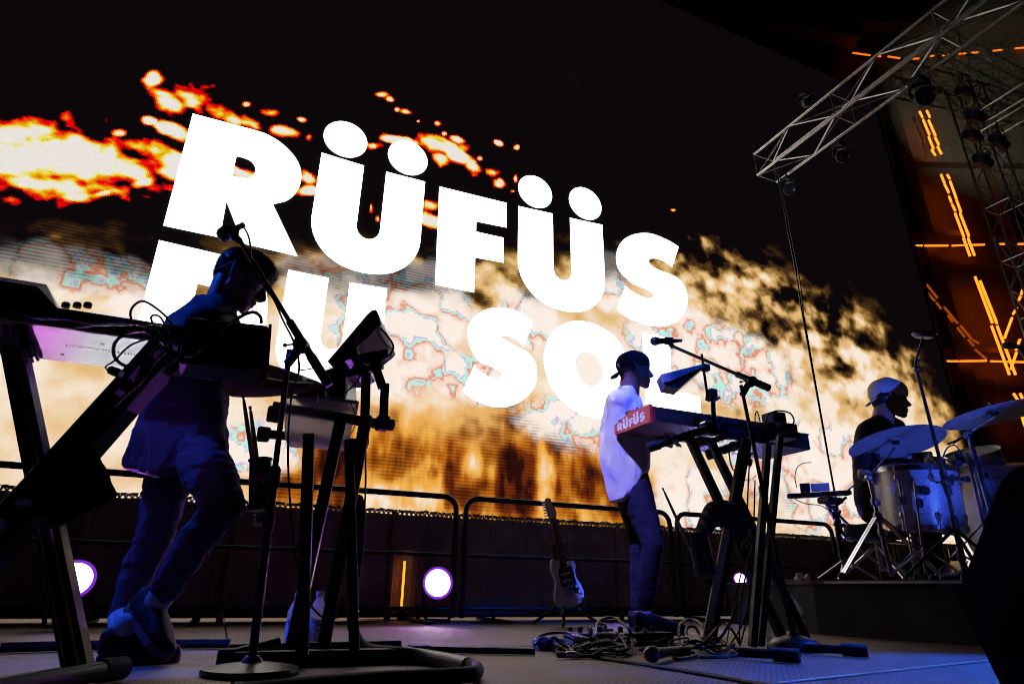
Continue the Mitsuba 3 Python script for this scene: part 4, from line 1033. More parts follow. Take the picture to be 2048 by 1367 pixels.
mat('mat_blue_tape', wear((0.3, 0.33, 0.42), (0.2, 0.22, 0.3), 30), 0.3)
for lab, pts, r in [('black cable lying along the floor from the left stand towards the pedals', [(740, 1300), (860, 1298), (960, 1300), (1070, 1302)], 0.012), ('black cable lying on the floor behind the left musician', [(0, 1294), (150, 1290), (320, 1287), (460, 1286)], 0.018)]:
    key = thing('floor_cable', lab, 'cable')
    scene[key] = mikit.ply(cable([gnd(x, y, r) for x, y in pts], r), RUBBER, smooth=35)


# ------------------------------------------------------------------ bottles
scene['mat_bottle_label'] = {'type': 'twosided', 'bsdf': {'type': 'principled', 'base_color': mikit.proc(lambda p, n, uv: mikit.mix((0.75, 0.78, 0.85), (0.25, 0.35, 0.6), mikit.smoothstep(0.5, 0.6, mikit.noise(p.x * 60, p.y * 60, p.z * 90)))), 'roughness': 0.35}}


def bottle(label, x, y, h, r, lab_lo=0.18, lab_hi=0.5, ribs=True):
    b_ = thing('water_bottle', label, 'bottle', 'water bottles on the stage floor')
    c = gnd(x, y)
    pr = [(r * 0.6, 0.0), (r * 0.95, 0.004), (r, 0.015)]
    for k in range(24):
        z = 0.02 + k / 23 * (h * 0.62 - 0.02)
        pr.append((r * (1 - (0.05 if ribs and (k % 3 == 1) and not lab_lo * h < z < lab_hi * h else 0)), z))
    pr += [(r * 0.95, h * 0.68), (r * 0.75, h * 0.77), (r * 0.5, h * 0.84), (r * 0.38, h * 0.88), (r * 0.38, h * 0.93)]
    obj(b_, 'shell', lathe(pr, c, c + Z, 28), 'mat_clear_plastic')
    obj(b_, 'water', lathe([(q * 0.93, zz + 0.002) for q, zz in pr if zz < h * 0.55], c, c + Z, 28), 'mat_water')
    obj(b_, 'cap', lathe([(r * 0.44, h * 0.915), (r * 0.44, h), (r * 0.4, h + 0.002), (0.001, h + 0.002)], c, c + Z, 20), WHITE)
    obj(b_, 'label', lathe([(r * 1.012, h * lab_lo), (r * 1.014, h * lab_hi)], c, c + Z, 28, False), 'mat_bottle_label')
    return b_


bottle('clear water bottle with white cap on the floor left of the left stand\'s legs', 583, 1298, 0.2, 0.033)
bottle('water bottle with blue label half hidden between the legs of the left stand', 627, 1298, 0.205, 0.033, 0.12, 0.5)
bottle('water bottle with white cap by the right stand, left one of the pair', 1546, 1280, 0.215, 0.034, 0.5, 0.6)
bottle('water bottle with white cap by the right stand, right one of the pair', 1600, 1282, 0.215, 0.036, 0.5, 0.6)

# ================================================================== RIGHT RIG: red keyboard on its stand
Bq = at(1301, 842, 3.4)                      # lower back corner of the red end
k2 = thing('red_keyboard', 'dark synthesizer with a glossy red lettered end panel before the white shirted musician', 'keyboard')
KD, KH = 0.36, 0.095
LK = 0.86
obj(k2, 'case', kobox(Bq + U * 0.02 + Z * 0.004, LK, KD, KH - 0.006, 0.004), WOOD, smooth=False)
obj(k2, 'back_panel', obox(Bq + U * (0.02 + LK / 2) + N * 0.002 + Z * (KH * 0.5), (LK - 0.03, 0.006, KH - 0.012)), PLASTIC, smooth=False)
end_profile = [(-0.004, -0.002), (-0.004, KH + 0.006), (0.2, KH + 0.004), (KD + 0.006, KH * 0.62), (KD + 0.006, -0.002)]
em_ = trimesh.creation.extrude_polygon(Polygon(end_profile), 0.022, engine='earcut')
v_ = em_.vertices.copy()
em_.vertices = Bq - N * v_[:, :1] + Z * v_[:, 1:2] + U * (v_[:, 2:] - 0.003)
em_.fix_normals()
obj(k2, 'end_panel', em_, RED, smooth=False, label='glossy red end panel with white lettering')
# lettering on the red end: reads from the player's side (far end) to the back
wx0, wy0, wx1, wy1 = unary_union(WORD[:9]).bounds
lm = []
for pg_ in WORD[:9]:
    q = trimesh.creation.extrude_polygon(pg_, 0.0015, engine='earcut')
    v = q.vertices.copy()
    fx, fy = (v[:, :1] - wx0) / (wx1 - wx0), (v[:, 1:2] - wy0) / (wy1 - wy0)
    q.vertices = Bq - N * (KD * 0.92 - KD * 0.80 * fx) + Z * (0.012 + fy * 0.077 - (1 - fx) * 0.014 * fy) - U * (0.0035 + (0.0015 - v[:, 2:]))
    q.fix_normals()
    lm.append(q)
obj(k2, 'lettering', cat(lm), WHITE, smooth=False)
for dn, dz in ((0.015, 0.012), (0.015, KH - 0.012), (KD - 0.02, 0.012)):
    c = Bq - N * dn + Z * dz - U * 0.003
    obj(k2, 'screw', lathe([(0.001, 0.002), (0.005, 0.002), (0.0055, -0.001)], c, c - U, 10), BLACK)
for k in range(16):
    obj(k2, 'white_key', kobox(Bq + U * (0.05 + k * 0.05) - N * (KD - 0.15) + Z * (KH - 0.02), 0.0485, 0.14, 0.012, 0.002), IVORY, smooth=False)
for k in range(9):
    c = Bq + U * (0.12 + 0.07 * k) - N * 0.05 + Z * (KH - 0.002)
    obj(k2, 'knob', lathe([(0.011, 0), (0.011, 0.014), (0.001, 0.016)], c, c + Z, 12), PLASTIC)
md = thing('control_module', 'dark module with knobs standing on the red keyboard', 'control module')
mdp = Bq + U * 0.03 - N * 0.16 + Z * (KH + 0.002)
obj(md, 'case', kobox(mdp, 0.16, 0.14, 0.022, 0.004, 0.12), WOOD, smooth=False)
for k in range(5):
    c = mdp + U * (0.02 + 0.03 * k) - N * 0.03 + Z * 0.024
    obj(md, 'knob', lathe([(0.009, 0), (0.009, 0.014), (0.001, 0.015)], c, c + Z, 12), PLASTIC)
lk = thing('second_keyboard', 'black keyboard carried lower and further right on the right stand', 'keyboard')
L2 = Bq + U * 0.50 + N * 0.06 - Z * 0.06
obj(lk, 'case', kobox(L2, 0.66, 0.36, 0.10, 0.005), PLASTIC, smooth=False)
obj(lk, 'rear_rail', bar(L2 + N * 0.003 + Z * 0.095, L2 + U * 0.66 + N * 0.003 + Z * 0.095, 0.006, 0.008), BLACK)
for k in range(7):
    c = L2 + U * (0.1 + 0.07 * k) + N * 0.001 + Z * 0.05
    obj(lk, 'socket', lathe([(0.009, 0.0), (0.009, 0.008), (0.004, 0.008)], c, c + N, 12), STEEL)
dv = thing('effects_box', 'black effects box with plugs at the right end of the right stand', 'effects box')
obj(dv, 'case', obox(at(1562, 866, 3.62), (0.11, 0.16, 0.09), bev=0.005), PLASTIC, smooth=False)
obj(dv, 'plug', cat([rod(at(1548, 846 + 6 * k, 3.55), at(1530, 850 + 6 * k, 3.53), 0.009) for k in range(2)]), STEEL)
obj(dv, 'top_unit', obox(at(1548, 838, 3.64), (0.1, 0.1, 0.07), bev=0.004), PLASTIC, smooth=False)
obj(dv, 'lamp_head', rod(at(1556, 858, 3.5), at(1582, 858, 3.52), 0.026), RUBBER)
# stand
st3 = thing('keyboard_stand', 'black A-frame stand with crossed legs carrying the red keyboard', 'stand')
for a, b_, w in (((1377, 872, 3.30), (1566, 1278), 0.042), ((1422, 884, 3.36), (1612, 1279), 0.04)):
    g = gnd(*b_, 0.02)
    obj(st3, 'leg', bar(at(*a), g, w, w, V3(0.2, -1, 0), 0.004), BLACK, smooth=False)
g = gnd(1418, 1282, 0.02)
ltop = at(1492, 880, g[1] + 0.25)
obj(st3, 'rear_leg', bar(ltop, g, 0.05, 0.04, V3(0.2, -1, 0), 0.003), BLACK, smooth=False)
dd = unit(g - ltop)
sd = unit(np.cross(dd, V3(0, 1, 0)))
sd = sd if sd[0] < 0 else -sd
Ll = np.linalg.norm(g - ltop)
obj(st3, 'screen_lit_face', bar(ltop + dd * Ll * 0.36 + sd * 0.021 + V3(0, -.022, 0), g - dd * 0.01 + sd * 0.021 + V3(0, -.022, 0), 0.036, 0.008, V3(0.2, -1, 0)), 'mat_edge_pale', smooth=False)  # warm screen light on the leg, painted as a tan face
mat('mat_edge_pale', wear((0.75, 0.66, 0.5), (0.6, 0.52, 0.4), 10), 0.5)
g = gnd(1520, 1290, 0.02)
obj(st3, 'rear_leg', bar(at(1560, 872, g[1] + 0.3), g, 0.03, 0.03, V3(0.2, -1, 0), 0.003), BLACK, smooth=False)
obj(st3, 'rear_leg', bar(at(1535, 890, g[1] + 0.1), gnd(1505, 1292, 0.02), 0.03, 0.03, V3(0.2, -1, 0), 0.003), BLACK, smooth=False)
obj(st3, 'hinge_plate', lathe([(0.03, -0.04), (0.04, -0.035), (0.04, 0.035), (0.03, 0.04)], at(1452, 1045, 3.25), at(1452, 1045, 3.2), 20), PLASTIC)
for a, b_ in (((1302, 893, 3.36), (1415, 858, 3.30)), ((1420, 908, 3.44), (1505, 880, 3.40))):
    obj(st3, 'support_arm', rod(at(*a), at(*b_), 0.022), BLACK)
    da = unit(at(*b_) - at(*a))
    obj(st3, 'arm_cap', rod(at(*a) - da * 0.02, at(*a) + da * 0.05, 0.028), RUBBER)
    obj(st3, 'arm_ring', rod(at(*a) + da * 0.12, at(*a) + da * 0.15, 0.026), STEEL)
for a, b_ in (((1478, 1303), (1592, 1310)), ((1608, 1294), (1728, 1300))):
    p, q = gnd(*a, 0.025), gnd(*b_, 0.025)
    obj(st3, 'floor_tube', rod(p, q, 0.016), BLACK)
    dq = unit(q - p)
    obj(st3, 'floor_cap', rod(q - dq * 0.075, q + dq * 0.012, 0.0235), RUBBER)
tw_ = thing('towel', 'striped towel draped over the crossing legs of the right stand', 'towel')
tp = np.array([[at(x, y, Y) for x, y, Y in row] for row in [
    [(1392, 1058, 3.2), (1402, 1030, 3.18), (1414, 1008, 3.2), (1436, 1000, 3.2), (1462, 1003, 3.2), (1484, 1018, 3.2), (1500, 1044, 3.2)],
    [(1397, 1064, 3.14), (1407, 1040, 3.12), (1420, 1018, 3.13), (1440, 1012, 3.14), (1462, 1016, 3.14), (1480, 1032, 3.14), (1496, 1058, 3.15)],
    [(1408, 1070, 3.11), (1418, 1050, 3.09), (1428, 1034, 3.1), (1444, 1032, 3.12), (1460, 1036, 3.11), (1476, 1052, 3.11), (1488, 1072, 3.12)],
    [(1424, 1066, 3.1), (1430, 1056, 3.08), (1438, 1052, 3.08), (1448, 1054, 3.1), (1460, 1060, 3.1), (1470, 1072, 3.1), (1478, 1085, 3.11)]]])


def sheet(grid, thick=0.006, up=4):
    g = np.array([spline(r, up) for r in grid])
    g = np.array([spline(g[:, j], up) for j in range(g.shape[1])]).transpose(1, 0, 2)
    h, w = g.shape[:2]
    i, j = np.meshgrid(np.arange(h - 1), np.arange(w - 1), indexing='ij')
    q = np.stack([i * w + j, i * w + j + 1, (i + 1) * w + j + 1, (i + 1) * w + j], -1).reshape(-1, 4)
    m = trimesh.Trimesh(g.reshape(-1, 3), np.vstack([q[:, [0, 1, 2]], q[:, [0, 2, 3]]]), process=False)
    n = m.vertex_normals
    v = np.vstack([m.vertices + n * thick / 2, m.vertices - n * thick / 2])
    f = np.vstack([m.faces, m.faces[:, ::-1] + h * w])
    ed = [(k, k + 1) for k in range(w - 1)] + [((h - 1) * w + k + 1, (h - 1) * w + k) for k in range(w - 1)] + [((k + 1) * w, k * w) for k in range(h - 1)] + [(k * w + w - 1, (k + 1) * w + w - 1) for k in range(h - 1)]
    f = np.vstack([f] + [[[b, a, a + h * w], [b, a + h * w, b + h * w]] for a, b in ed])
    return trimesh.Trimesh(v, f, process=False)


mat('mat_towel', mikit.proc(lambda p, n, uv: mikit.mix((0.13, 0.1, 0.13), (0.03, 0.024, 0.035), mikit.smoothstep(-0.3, 0.3, dr.sin(p.x * 150 + p.z * 60)))), 0.95, 0, 0.1)
obj(tw_, 'cloth', sheet(tp), 'mat_towel', smooth=True)
mat('mat_purple_cup', (0.08, 0.05, 0.09), 0.4)
ha2, hb2 = at(1412, 1150, 3.1), at(1393, 1066, 3.1)
h2 = stick_holder('dark tilted drumstick cup clamped low on the right stand', ha2, hb2, 0.05, [(at(1325, 975, 3.1), at(1402, 1143, 3.1), 'long drumstick leaning left out of the right stick cup')], at(1437, 1160, 3.15))

pd = thing('drum_pad', 'flat blue lit pad tilted on a rod above the red keyboard', 'drum pad')
pp = [(1322, 747), (1400, 731), (1410, 737), (1357, 778), (1331, 773)]
obj(pd, 'shell', prism([(1322, 749), (1398, 731), (1409, 733), (1358, 777), (1331, 772)], 3.42, 0.12), PLASTIC, smooth=False)
mat('mat_pad_face', (0.3, 0.3, 0.34), 0.5)
obj(pd, 'playing_face', prism([(1322, 748), (1400, 729), (1408, 732), (1340, 762), (1326, 764)], 3.408, 0.012), 'mat_pad_face', smooth=False)
obj(pd, 'rod', rod(at(1403, 708, 3.45), at(1416, 800, 3.45), 0.008), CHROME)
obj(pd, 'rod_clamp', obox(at(1410, 735, 3.45), (0.05, 0.04, 0.04), bev=0.004), BLACK, smooth=False)
obj(pd, 'post_clamp', obox(at(1424, 790, 3.45), (0.05, 0.05, 0.07), bev=0.005), BLACK, smooth=False)
obj(pd, 'wing_screw', cat([rod(at(1414, 788, 3.43), at(1412, 800, 3.43), 0.006), rod(at(1428, 802, 3.42), at(1440, 794, 3.42), 0.006)]), CHROME)
obj(pd, 'post', rod(at(1424, 780, 3.45), at(1428, 850, 3.45), 0.015), CHROME)
obj(pd, 'base_clamp', obox(at(1418, 858, 3.37), (0.09, 0.06, 0.08), bev=0.01), CHROME, smooth=False)

base2 = gnd(1592, 1300)
ms2 = mic_stand('black microphone stand with domed base at right, boom reaching to the white shirted musician', base2, at(1482, 770, base2[1] + 0.02), at(1340, 690, 3.35), at(1534, 774, 2.85), 0.115, 0.009, plate='dome')
m2 = thing('microphone', 'vocal microphone with pale handle before the white shirted musician', 'microphone')
microphone(m2, at(1301, 682, 3.42), at(1357, 681, 3.33), 0.026)
obj(m2, 'clip', cat([rod(at(1336, 681, 3.36), at(1346, 694, 3.35), 0.014), rod(at(1330, 681, 3.36), at(1345, 682, 3.34), 0.022)]), PLASTIC)
g = gnd(1600, 1298)

for lab, pts, r in [('black cable in a wide arc at the right end of the right stand', [(1530, 850, 3.55), (1535, 830, 3.55), (1555, 821, 3.55), (1580, 826, 3.56), (1588, 842, 3.57), (1578, 858, 3.57)], 0.0045),
                    ('thin loops of cable standing up behind the second keyboard', [(1512, 865, 3.5), (1510, 835, 3.5), (1514, 822, 3.5), (1520, 842, 3.5), (1522, 868, 3.5)], 0.0035),
                    ('black cable hanging in a hook below the second keyboard', [(1458, 890, 3.3), (1460, 920, 3.3), (1466, 938, 3.3), (1472, 940, 3.3)], 0.004),
                    ('thin cable drooping right of the right stand', [(1556, 888, 3.5), (1552, 920, 3.5), (1546, 940, 3.5), (1545, 975, 3.5), (1538, 1010, 3.45)], 0.0025),
                    ('cable hanging straight down between the right stand\'s legs', [(1500, 905, 3.3), (1497, 960, 3.3), (1494, 1040, 3.25), (1496, 1120, 3.2), (1482, 1200, 3.1), (1478, 1285, 2.95)], 0.004),
                    ('blue lit cable bundle strand on the right of the crossed legs', [(1510, 960, 3.2), (1508, 1040, 3.15), (1506, 1110, 3.1), (1500, 1170, 3.05), (1495, 1230, 3.0), (1480, 1290, 2.9)], 0.004),
                    ('cable sagging between the right stand\'s legs', [(1482, 955, 3.3), (1492, 960, 3.3), (1505, 957, 3.3), (1512, 950, 3.3)], 0.002),
                    ('second blue lit strand beside the crossed legs', [(1504, 1060, 3.12), (1512, 1120, 3.1), (1502, 1180, 3.05), (1488, 1240, 3.0), (1460, 1290, 2.88)], 0.0035),
                    ('loose cable strand left of the crossed legs', [(1500, 1090, 3.1), (1484, 1140, 3.06), (1470, 1200, 3.0), (1458, 1258, 2.95), (1452, 1292, 2.9)], 0.003),
                    ('cable tangled in small loops at the crossing of the right stand', [(1482, 1120, 3.1), (1488, 1090, 3.1), (1500, 1080, 3.1), (1506, 1098, 3.1), (1492, 1118, 3.1), (1480, 1104, 3.1), (1492, 1070, 3.1)], 0.004)]:
    key = thing('audio_cable', lab, 'cable')
    scene[key] = mikit.ply(cable([at(*p) for p in pts], r), CABLE, smooth=35)
ab_ = thing('power_adapter', 'small black power block hanging on a cable under the second keyboard', 'adapter')
obj(ab_, 'block', prism([(1482, 922), (1498, 913), (1506, 920), (1503, 932), (1492, 930)], 3.3, 0.05), PLASTIC, smooth=False)
obj(ab_, 'lead', cable([at(1494, 915, 3.32), at(1500, 908, 3.32), at(1506, 905, 3.32)], 0.004), CABLE)

# ------------------------------------------------------------------ pedals and cable tangle on the floor
def pedal(label, x, y, w, d, h, m_, knobs=2, yaw=0.0):
    p = thing('effect_pedal', label, 'pedal', None)
    c = gnd(x, y)
    X = unit(U * math.cos(yaw) - N * math.sin(yaw))
    Y_ = np.cross(Z, X)
    obj(p, 'case', obox(c + Z * h / 2, (w, d, h), X, Y_, Z, 0.005), m_, smooth=False)
    for k in range(knobs):
        q = c + X * (w * ((k + 0.5) / knobs - 0.5)) + Y_ * d * 0.22 + Z * h
        obj(p, 'knob', lathe([(0.011, 0), (0.011, 0.02), (0.009, 0.022), (0.001, 0.022)], q, q + Z, 14), PLASTIC)
    q = c - Y_ * d * 0.25 + Z * h
    obj(p, 'foot_switch', lathe([(0.011, 0), (0.011, 0.01), (0.007, 0.012), (0.007, 0.02), (0.001, 0.021)], q, q + Z, 14), STEEL)
    return p


mat('mat_pedal_blue', wear((0.35, 0.42, 0.6), (0.25, 0.3, 0.45), 20), 0.3)
mat('mat_pedal_violet', (0.3, 0.18, 0.4), 0.35)
pedal('white and blue effect pedal with four black knobs among the floor cables', 1176, 1290, 0.2, 0.1, 0.052, 'mat_pedal_blue', 4)
pedal('pale effect pedal just right of the blue pedal', 1205, 1283, 0.07, 0.1, 0.06, WHITE, 2)
pedal('long black pedal unit at the musician\'s foot', 1283, 1287, 0.27, 0.14, 0.05, PLASTIC, 3)
for x, lab in ((1085, 'violet round knobbed pedal at the left end of the floor tangle'), (1106, 'violet round knobbed pedal next to the blue pedal')):
    p = thing('round_pedal', lab, 'pedal')
    c = gnd(x, 1297)
    d = unit(V3(-0.1, -1, 0.5))
    obj(p, 'case', obox(c + Z * 0.02, (0.055, 0.09, 0.04), bev=0.006), 'mat_pedal_violet', smooth=False)
    obj(p, 'dial', lathe([(0.026, -0.01), (0.026, 0.014), (0.02, 0.018), (0.014, 0.012), (0.001, 0.012)], c + Z * 0.022 - V3(0, 0.045, 0), c + Z * 0.022 - V3(0, 0.045, 0) + d, 20), 'mat_pedal_violet')
fm = thing('microphone', 'black microphone lying on the floor among the cables', 'microphone')
microphone(fm, gnd(1297, 1308, 0.03), gnd(1376, 1296, 0.024), 0.026)
for lab, pts in [('big loop of black cable standing over the blue pedal', [(1215, 1298, .01), (1190, 1285, .05), (1200, 1258, .1), (1230, 1252, .11), (1258, 1272, .08), (1268, 1298, .02), (1245, 1302, .01)]),
                 ('black cable arching from the left pedals over the blue pedal', [(1070, 1300, .02), (1082, 1280, .05), (1130, 1276, .06), (1180, 1290, .05), (1230, 1300, .03), (1280, 1295, .02)]),
                 ('flat coil of black cable in front of the pedals, outer turn', [(1140, 1306, .01), (1180, 1298, .02), (1240, 1300, .02), (1262, 1308, .01), (1220, 1316, .01), (1160, 1316, .01), (1140, 1306, .015)]),
                 ('flat coil of black cable in front of the pedals, inner turn', [(1150, 1308, .02), (1190, 1302, .03), (1235, 1304, .03), (1248, 1310, .02), (1210, 1314, .02), (1160, 1312, .02)]),
                 ('black cable loop right of the long pedal', [(1360, 1295, .01), (1362, 1262, .08), (1385, 1250, .1), (1408, 1262, .08), (1412, 1292, .02)]),
                 ('black cable loop nearest the stand\'s foot', [(1372, 1292, .02), (1375, 1265, .06), (1392, 1262, .07), (1402, 1285, .03), (1420, 1298, .01)]),
                 ('black cable running along the tangle to the right stand', [(1280, 1304, .01), (1340, 1300, .02), (1400, 1306, .02), (1450, 1300, .02), (1490, 1306, .01), (1462, 1318, .01), (1400, 1320, .01)]),
                 ('black cable loop lying right of the floor microphone', [(1345, 1316, .008), (1385, 1310, .01), (1392, 1316, .008), (1360, 1322, .008), (1345, 1316, .008)]),
                 ('black cable curving up to the right stand\'s legs', [(1400, 1304, .01), (1440, 1290, .05), (1470, 1262, .12), (1484, 1240, .18)]),
                 ('black cable rising beside the pale leg', [(1395, 1300, .01), (1420, 1285, .05), (1450, 1262, .1), (1470, 1275, .07), (1480, 1296, .02)]),
                 ('black cable coiled behind the floor microphone', [(1230, 1296, .03), (1250, 1284, .05), (1272, 1290, .04), (1262, 1306, .02), (1236, 1308, .015), (1232, 1296, .03)]),
                 ('thin black cable stretching along the floor towards the right front', [(1185, 1316, .006), (1290, 1332, .006), (1390, 1348, .006), (1490, 1366, .006), (1560, 1380, .006)])]:
    key = thing('floor_cable', lab, 'cable')
    scene[key] = mikit.ply(cable([gnd(x, y + z * 0, 0.0) * V3(1, 1, 0) + Z * 0 if False else (lambda g_: V3(g_[0], g_[1], max(z, 0.006)))(gnd(x, y + (z * 330 if z > 0.03 else 0), 0.0)) for x, y, z in pts], 0.0062), CABLE, smooth=35)
r5 = random.Random(21)
for k in range(16):
    cx_, cy_ = 1150 + 310 * r5.random(), 1292 + 18 * r5.random()
    rx_, ry_ = 18 + 55 * r5.random(), 3 + 8 * r5.random()
    ph, tw5 = r5.random() * 6.28, 3.5 + 5 * r5.random()
    g5 = [gnd(cx_ + rx_ * (0.8 + 0.3 * r5.random()) * math.cos(ph + u_ * tw5), cy_ + ry_ * math.sin(ph + u_ * tw5)) + Z * (0.006 + 0.045 * r5.random() ** 2) for u_ in np.linspace(0, 1, 9)]
    key = thing('loose_cable', 'thin dark cable loop in the tangle round the floor pedals', 'cable', 'cable loops tangled round the floor pedals')
    scene[key] = mikit.ply(cable(g5, 0.0042), CABLE, smooth=35)
for x, y, lab in ((1130, 1309, 'blue lit cable plug lying left of the flat coil'), (1205, 1310, 'silver cable plug lying in front of the flat coil')):
    p = thing('cable_plug', lab, 'plug')
    c = gnd(x, y, 0.012)
    obj(p, 'barrel', lathe([(0.008, 0), (0.011, 0.004), (0.011, 0.04), (0.007, 0.05)], c, c + V3(1, 0.3, 0), 16), CHROME)
    obj(p, 'boot', lathe([(0.008, -0.03), (0.009, 0.001)], c, c + V3(1, 0.3, 0), 12), RUBBER)

# ================================================================== WHITE ELECTRIC GUITAR
GY = 4.5
gt = thing('electric_guitar', 'white electric guitar with dark pickguard standing in front of the barriers', 'guitar')
gb, gn_ = at(1131, 1160, GY), at(1103, 1030, GY)
gx = unit(gn_ - gb)                               # up the neck
gf = unit(np.cross(gx, V3(1, 0, 0)))              # face towards the camera
gf = gf if gf[1] < 0 else -gf
gf = unit(gf + V3(0.25, 0, 0)); gs = np.cross(gf, gx); gs = gs if gs[0] > 0 else -gs
gf = np.cross(gx, gs); gf = gf if gf[1] < 0 else -gf


def gmesh(pts, t, z0, smooth_=True):
    p2 = spline(pts, 6, True) if smooth_ else np.array(pts)
    m = trimesh.creation.extrude_polygon(Polygon(p2), t, engine='earcut')
    v = m.vertices.copy()
    m.vertices = gb + gs * v[:, :1] + gx * v[:, 1:2] + gf * (v[:, 2:] + z0)
    m.fix_normals()
    return m


body_ = [(-0.03, 0.155), (-0.075, 0.2), (-0.1, 0.18), (-0.115, 0.11), (-0.1, 0.04), (-0.105, -0.03), (-0.135, -0.1), (-0.13, -0.17), (-0.08, -0.215), (0.0, -0.222), (0.09, -0.2), (0.135, -0.14), (0.125, -0.06), (0.1, 0.0), (0.098, 0.06), (0.115, 0.11), (0.1, 0.15), (0.06, 0.15), (0.03, 0.125)]
GS = 0.76
sc2 = lambda pts: [(x * GS, y * GS) for x, y in pts]
mat('mat_guitar_white', (0.72, 0.72, 0.74), 0.2, clearcoat=0.6)
obj(gt, 'body', gmesh(sc2(body_), 0.042, -0.021), 'mat_guitar_white')
obj(gt, 'pickguard', gmesh(sc2([(-0.02, 0.13), (0.02, 0.11), (0.07, 0.11), (0.08, 0.05), (0.085, -0.02), (0.1, -0.1), (0.06, -0.12), (0.02, -0.08), (-0.05, -0.06), (-0.06, 0.02), (-0.055, 0.09)]), 0.003, 0.0225), PLASTIC)
for z in (-0.07, -0.015, 0.045):
    obj(gt, 'pickup', gmesh(sc2([(-0.042, z), (0.042, z + 0.004), (0.042, z + 0.022), (-0.042, z + 0.018)]), 0.008, 0.026, False), WHITE, smooth=False)
obj(gt, 'bridge', gmesh(sc2([(-0.04, -0.125), (0.04, -0.125), (0.04, -0.085), (-0.04, -0.085)]), 0.012, 0.022, False), CHROME, smooth=False)
obj(gt, 'tremolo_arm', cable([gb + gs * 0.03 + gx * -0.09 + gf * 0.04, gb + gs * 0.07 + gx * -0.1 + gf * 0.06, gb + gs * 0.13 + gx * -0.14 + gf * 0.06], 0.003), CHROME)
for k in range(3):
    c = gb + gs * (0.06 + 0.012 * k) + gx * (-0.05 - 0.035 * k) + gf * 0.025
    obj(gt, 'control_knob', lathe([(0.011, 0), (0.009, 0.013), (0.001, 0.014)], c, c + gf, 14), WHITE)
NL = np.linalg.norm(gn_ - gb) - 0.02
obj(gt, 'neck', gmesh([(-0.025, 0.1), (0.025, 0.1), (0.02, NL), (-0.02, NL)], 0.02, 0.006, False), WOOD, smooth=False)
obj(gt, 'fretboard', gmesh([(-0.025, 0.09), (0.025, 0.09), (0.02, NL), (-0.02, NL)], 0.005, 0.0265, False), WOOD, smooth=False)
obj(gt, 'headstock', gmesh([(-0.02, NL - 0.004), (0.02, NL - 0.004), (0.035, NL + 0.03), (0.03, NL + 0.07), (0.012, NL + 0.1), (0.015, NL + 0.13), (-0.02, NL + 0.14), (-0.034, NL + 0.1), (-0.03, NL + 0.03)], 0.014, 0.004), STICK)
for k in range(6):
    c = gb + gx * (NL + 0.025 + 0.019 * k) - gs * 0.03 + gf * 0.01
    obj(gt, 'tuning_peg', rod(c, c - gs * 0.022, 0.006, sides=8), CHROME)
obj(gt, 'strings', cat([rod(gb + gx * -0.1 + gs * 0.0055 * (k - 2.5) + gf * 0.036, gb + gx * NL + gs * 0.005 * (k - 2.5) + gf * 0.034, 0.0007, sides=4) for k in range(6)]), STEEL)
gsd = thing('guitar_stand', 'black stand holding the white guitar', 'guitar stand')
fo = gb * V3(1, 1, 0) + V3(0.0, 0.1, 0)
obj(gsd, 'pole', rod(fo + Z * 0.1, V3(*(gb + gx * 0.25)[:2], 0) + V3(-.02, 0.09, 0) + Z * (gb + gx * 0.25)[2], 0.013), BLACK)
for a_ in (0.3, 2.5, 4.6):
    obj(gsd, 'leg', rod(fo + Z * 0.16, fo + V3(math.cos(a_) * 0.26, math.sin(a_) * 0.2, 0.012), 0.011), BLACK)
for s_ in (-1, 1):
    lo = gb - gx * 0.2 + gs * 0.07 * s_
    obj(gsd, 'cradle_arm', cable([fo + Z * 0.17, lo - gf * 0.04, lo + gf * 0.03, lo + gf * 0.045 + Z * 0.05], 0.009), RUBBER)
obj(gsd, 'neck_holder', cable([gb + gx * 0.24 - gs * 0.05 + gf * 0.05, gb + gx * 0.24 - gs * 0.045 - gf * 0.01, gb + gx * 0.24 + gs * 0.045 - gf * 0.01, gb + gx * 0.24 + gs * 0.05 + gf * 0.05], 0.008), RUBBER)

# ================================================================== DRUM RISER AND KIT
RH = 0.30
ri = thing('drum_riser', 'black carpeted drum riser at the right with a pale worn edge', 'riser')
r1, r2, r0 = gnd(1640, 1268) * V3(1, 1, 0), gnd(1965, 1292) * V3(1, 1, 0), at(1455, 1172, 5.4) * V3(1, 1, 0)
dR = unit(r2 - r1)
r2 = r2 + dR * 3.0
dL = r0 - r1
rp = Polygon([tuple(r1[:2]), tuple(r2[:2]), tuple((r2 + dL * 1.15)[:2]), tuple((r1 + dL)[:2])])
rm = trimesh.creation.extrude_polygon(rp, RH - 0.02)
mat('mat_riser', wear((0.02, 0.017, 0.02), (0.035, 0.03, 0.033), 8), 0.85)
obj(ri, 'skirt', rm, 'mat_riser', smooth=False)
rt = trimesh.creation.extrude_polygon(rp.buffer(0.012, join_style=2), 0.02)
rt.apply_translation((0, 0, RH - 0.02))
obj(ri, 'top', rt, CARPET, smooth=False)
nR = V3(dR[1], -dR[0], 0)
obj(ri, 'edge_strip', bar(r1 + nR * 0.016 + Z * (RH - 0.012) + dR * .1, r1 + dR * 2.2 + nR * 0.016 + Z * (RH - 0.012), 0.006, 0.014, Z), GREY, smooth=False)
pw = thing('paper_sheet', 'crumpled white paper lying on the left edge of the riser', 'paper')
pg = np.array([[at(1548 + 17 * i, 1170 - 2 * i, 4.55) * V3(1, 1, 0) + Z * (RH + 0.006 + 0.012 * rng.random()) - V3(0, 1, 0) * 0.1 * (j - 1) for i in range(4)] for j in range(3)])
obj(pw, 'sheet', sheet(pg, 0.003, 3), 'mat_paper', smooth=True)
mat('mat_paper', (0.75, 0.72, 0.68), 0.8)
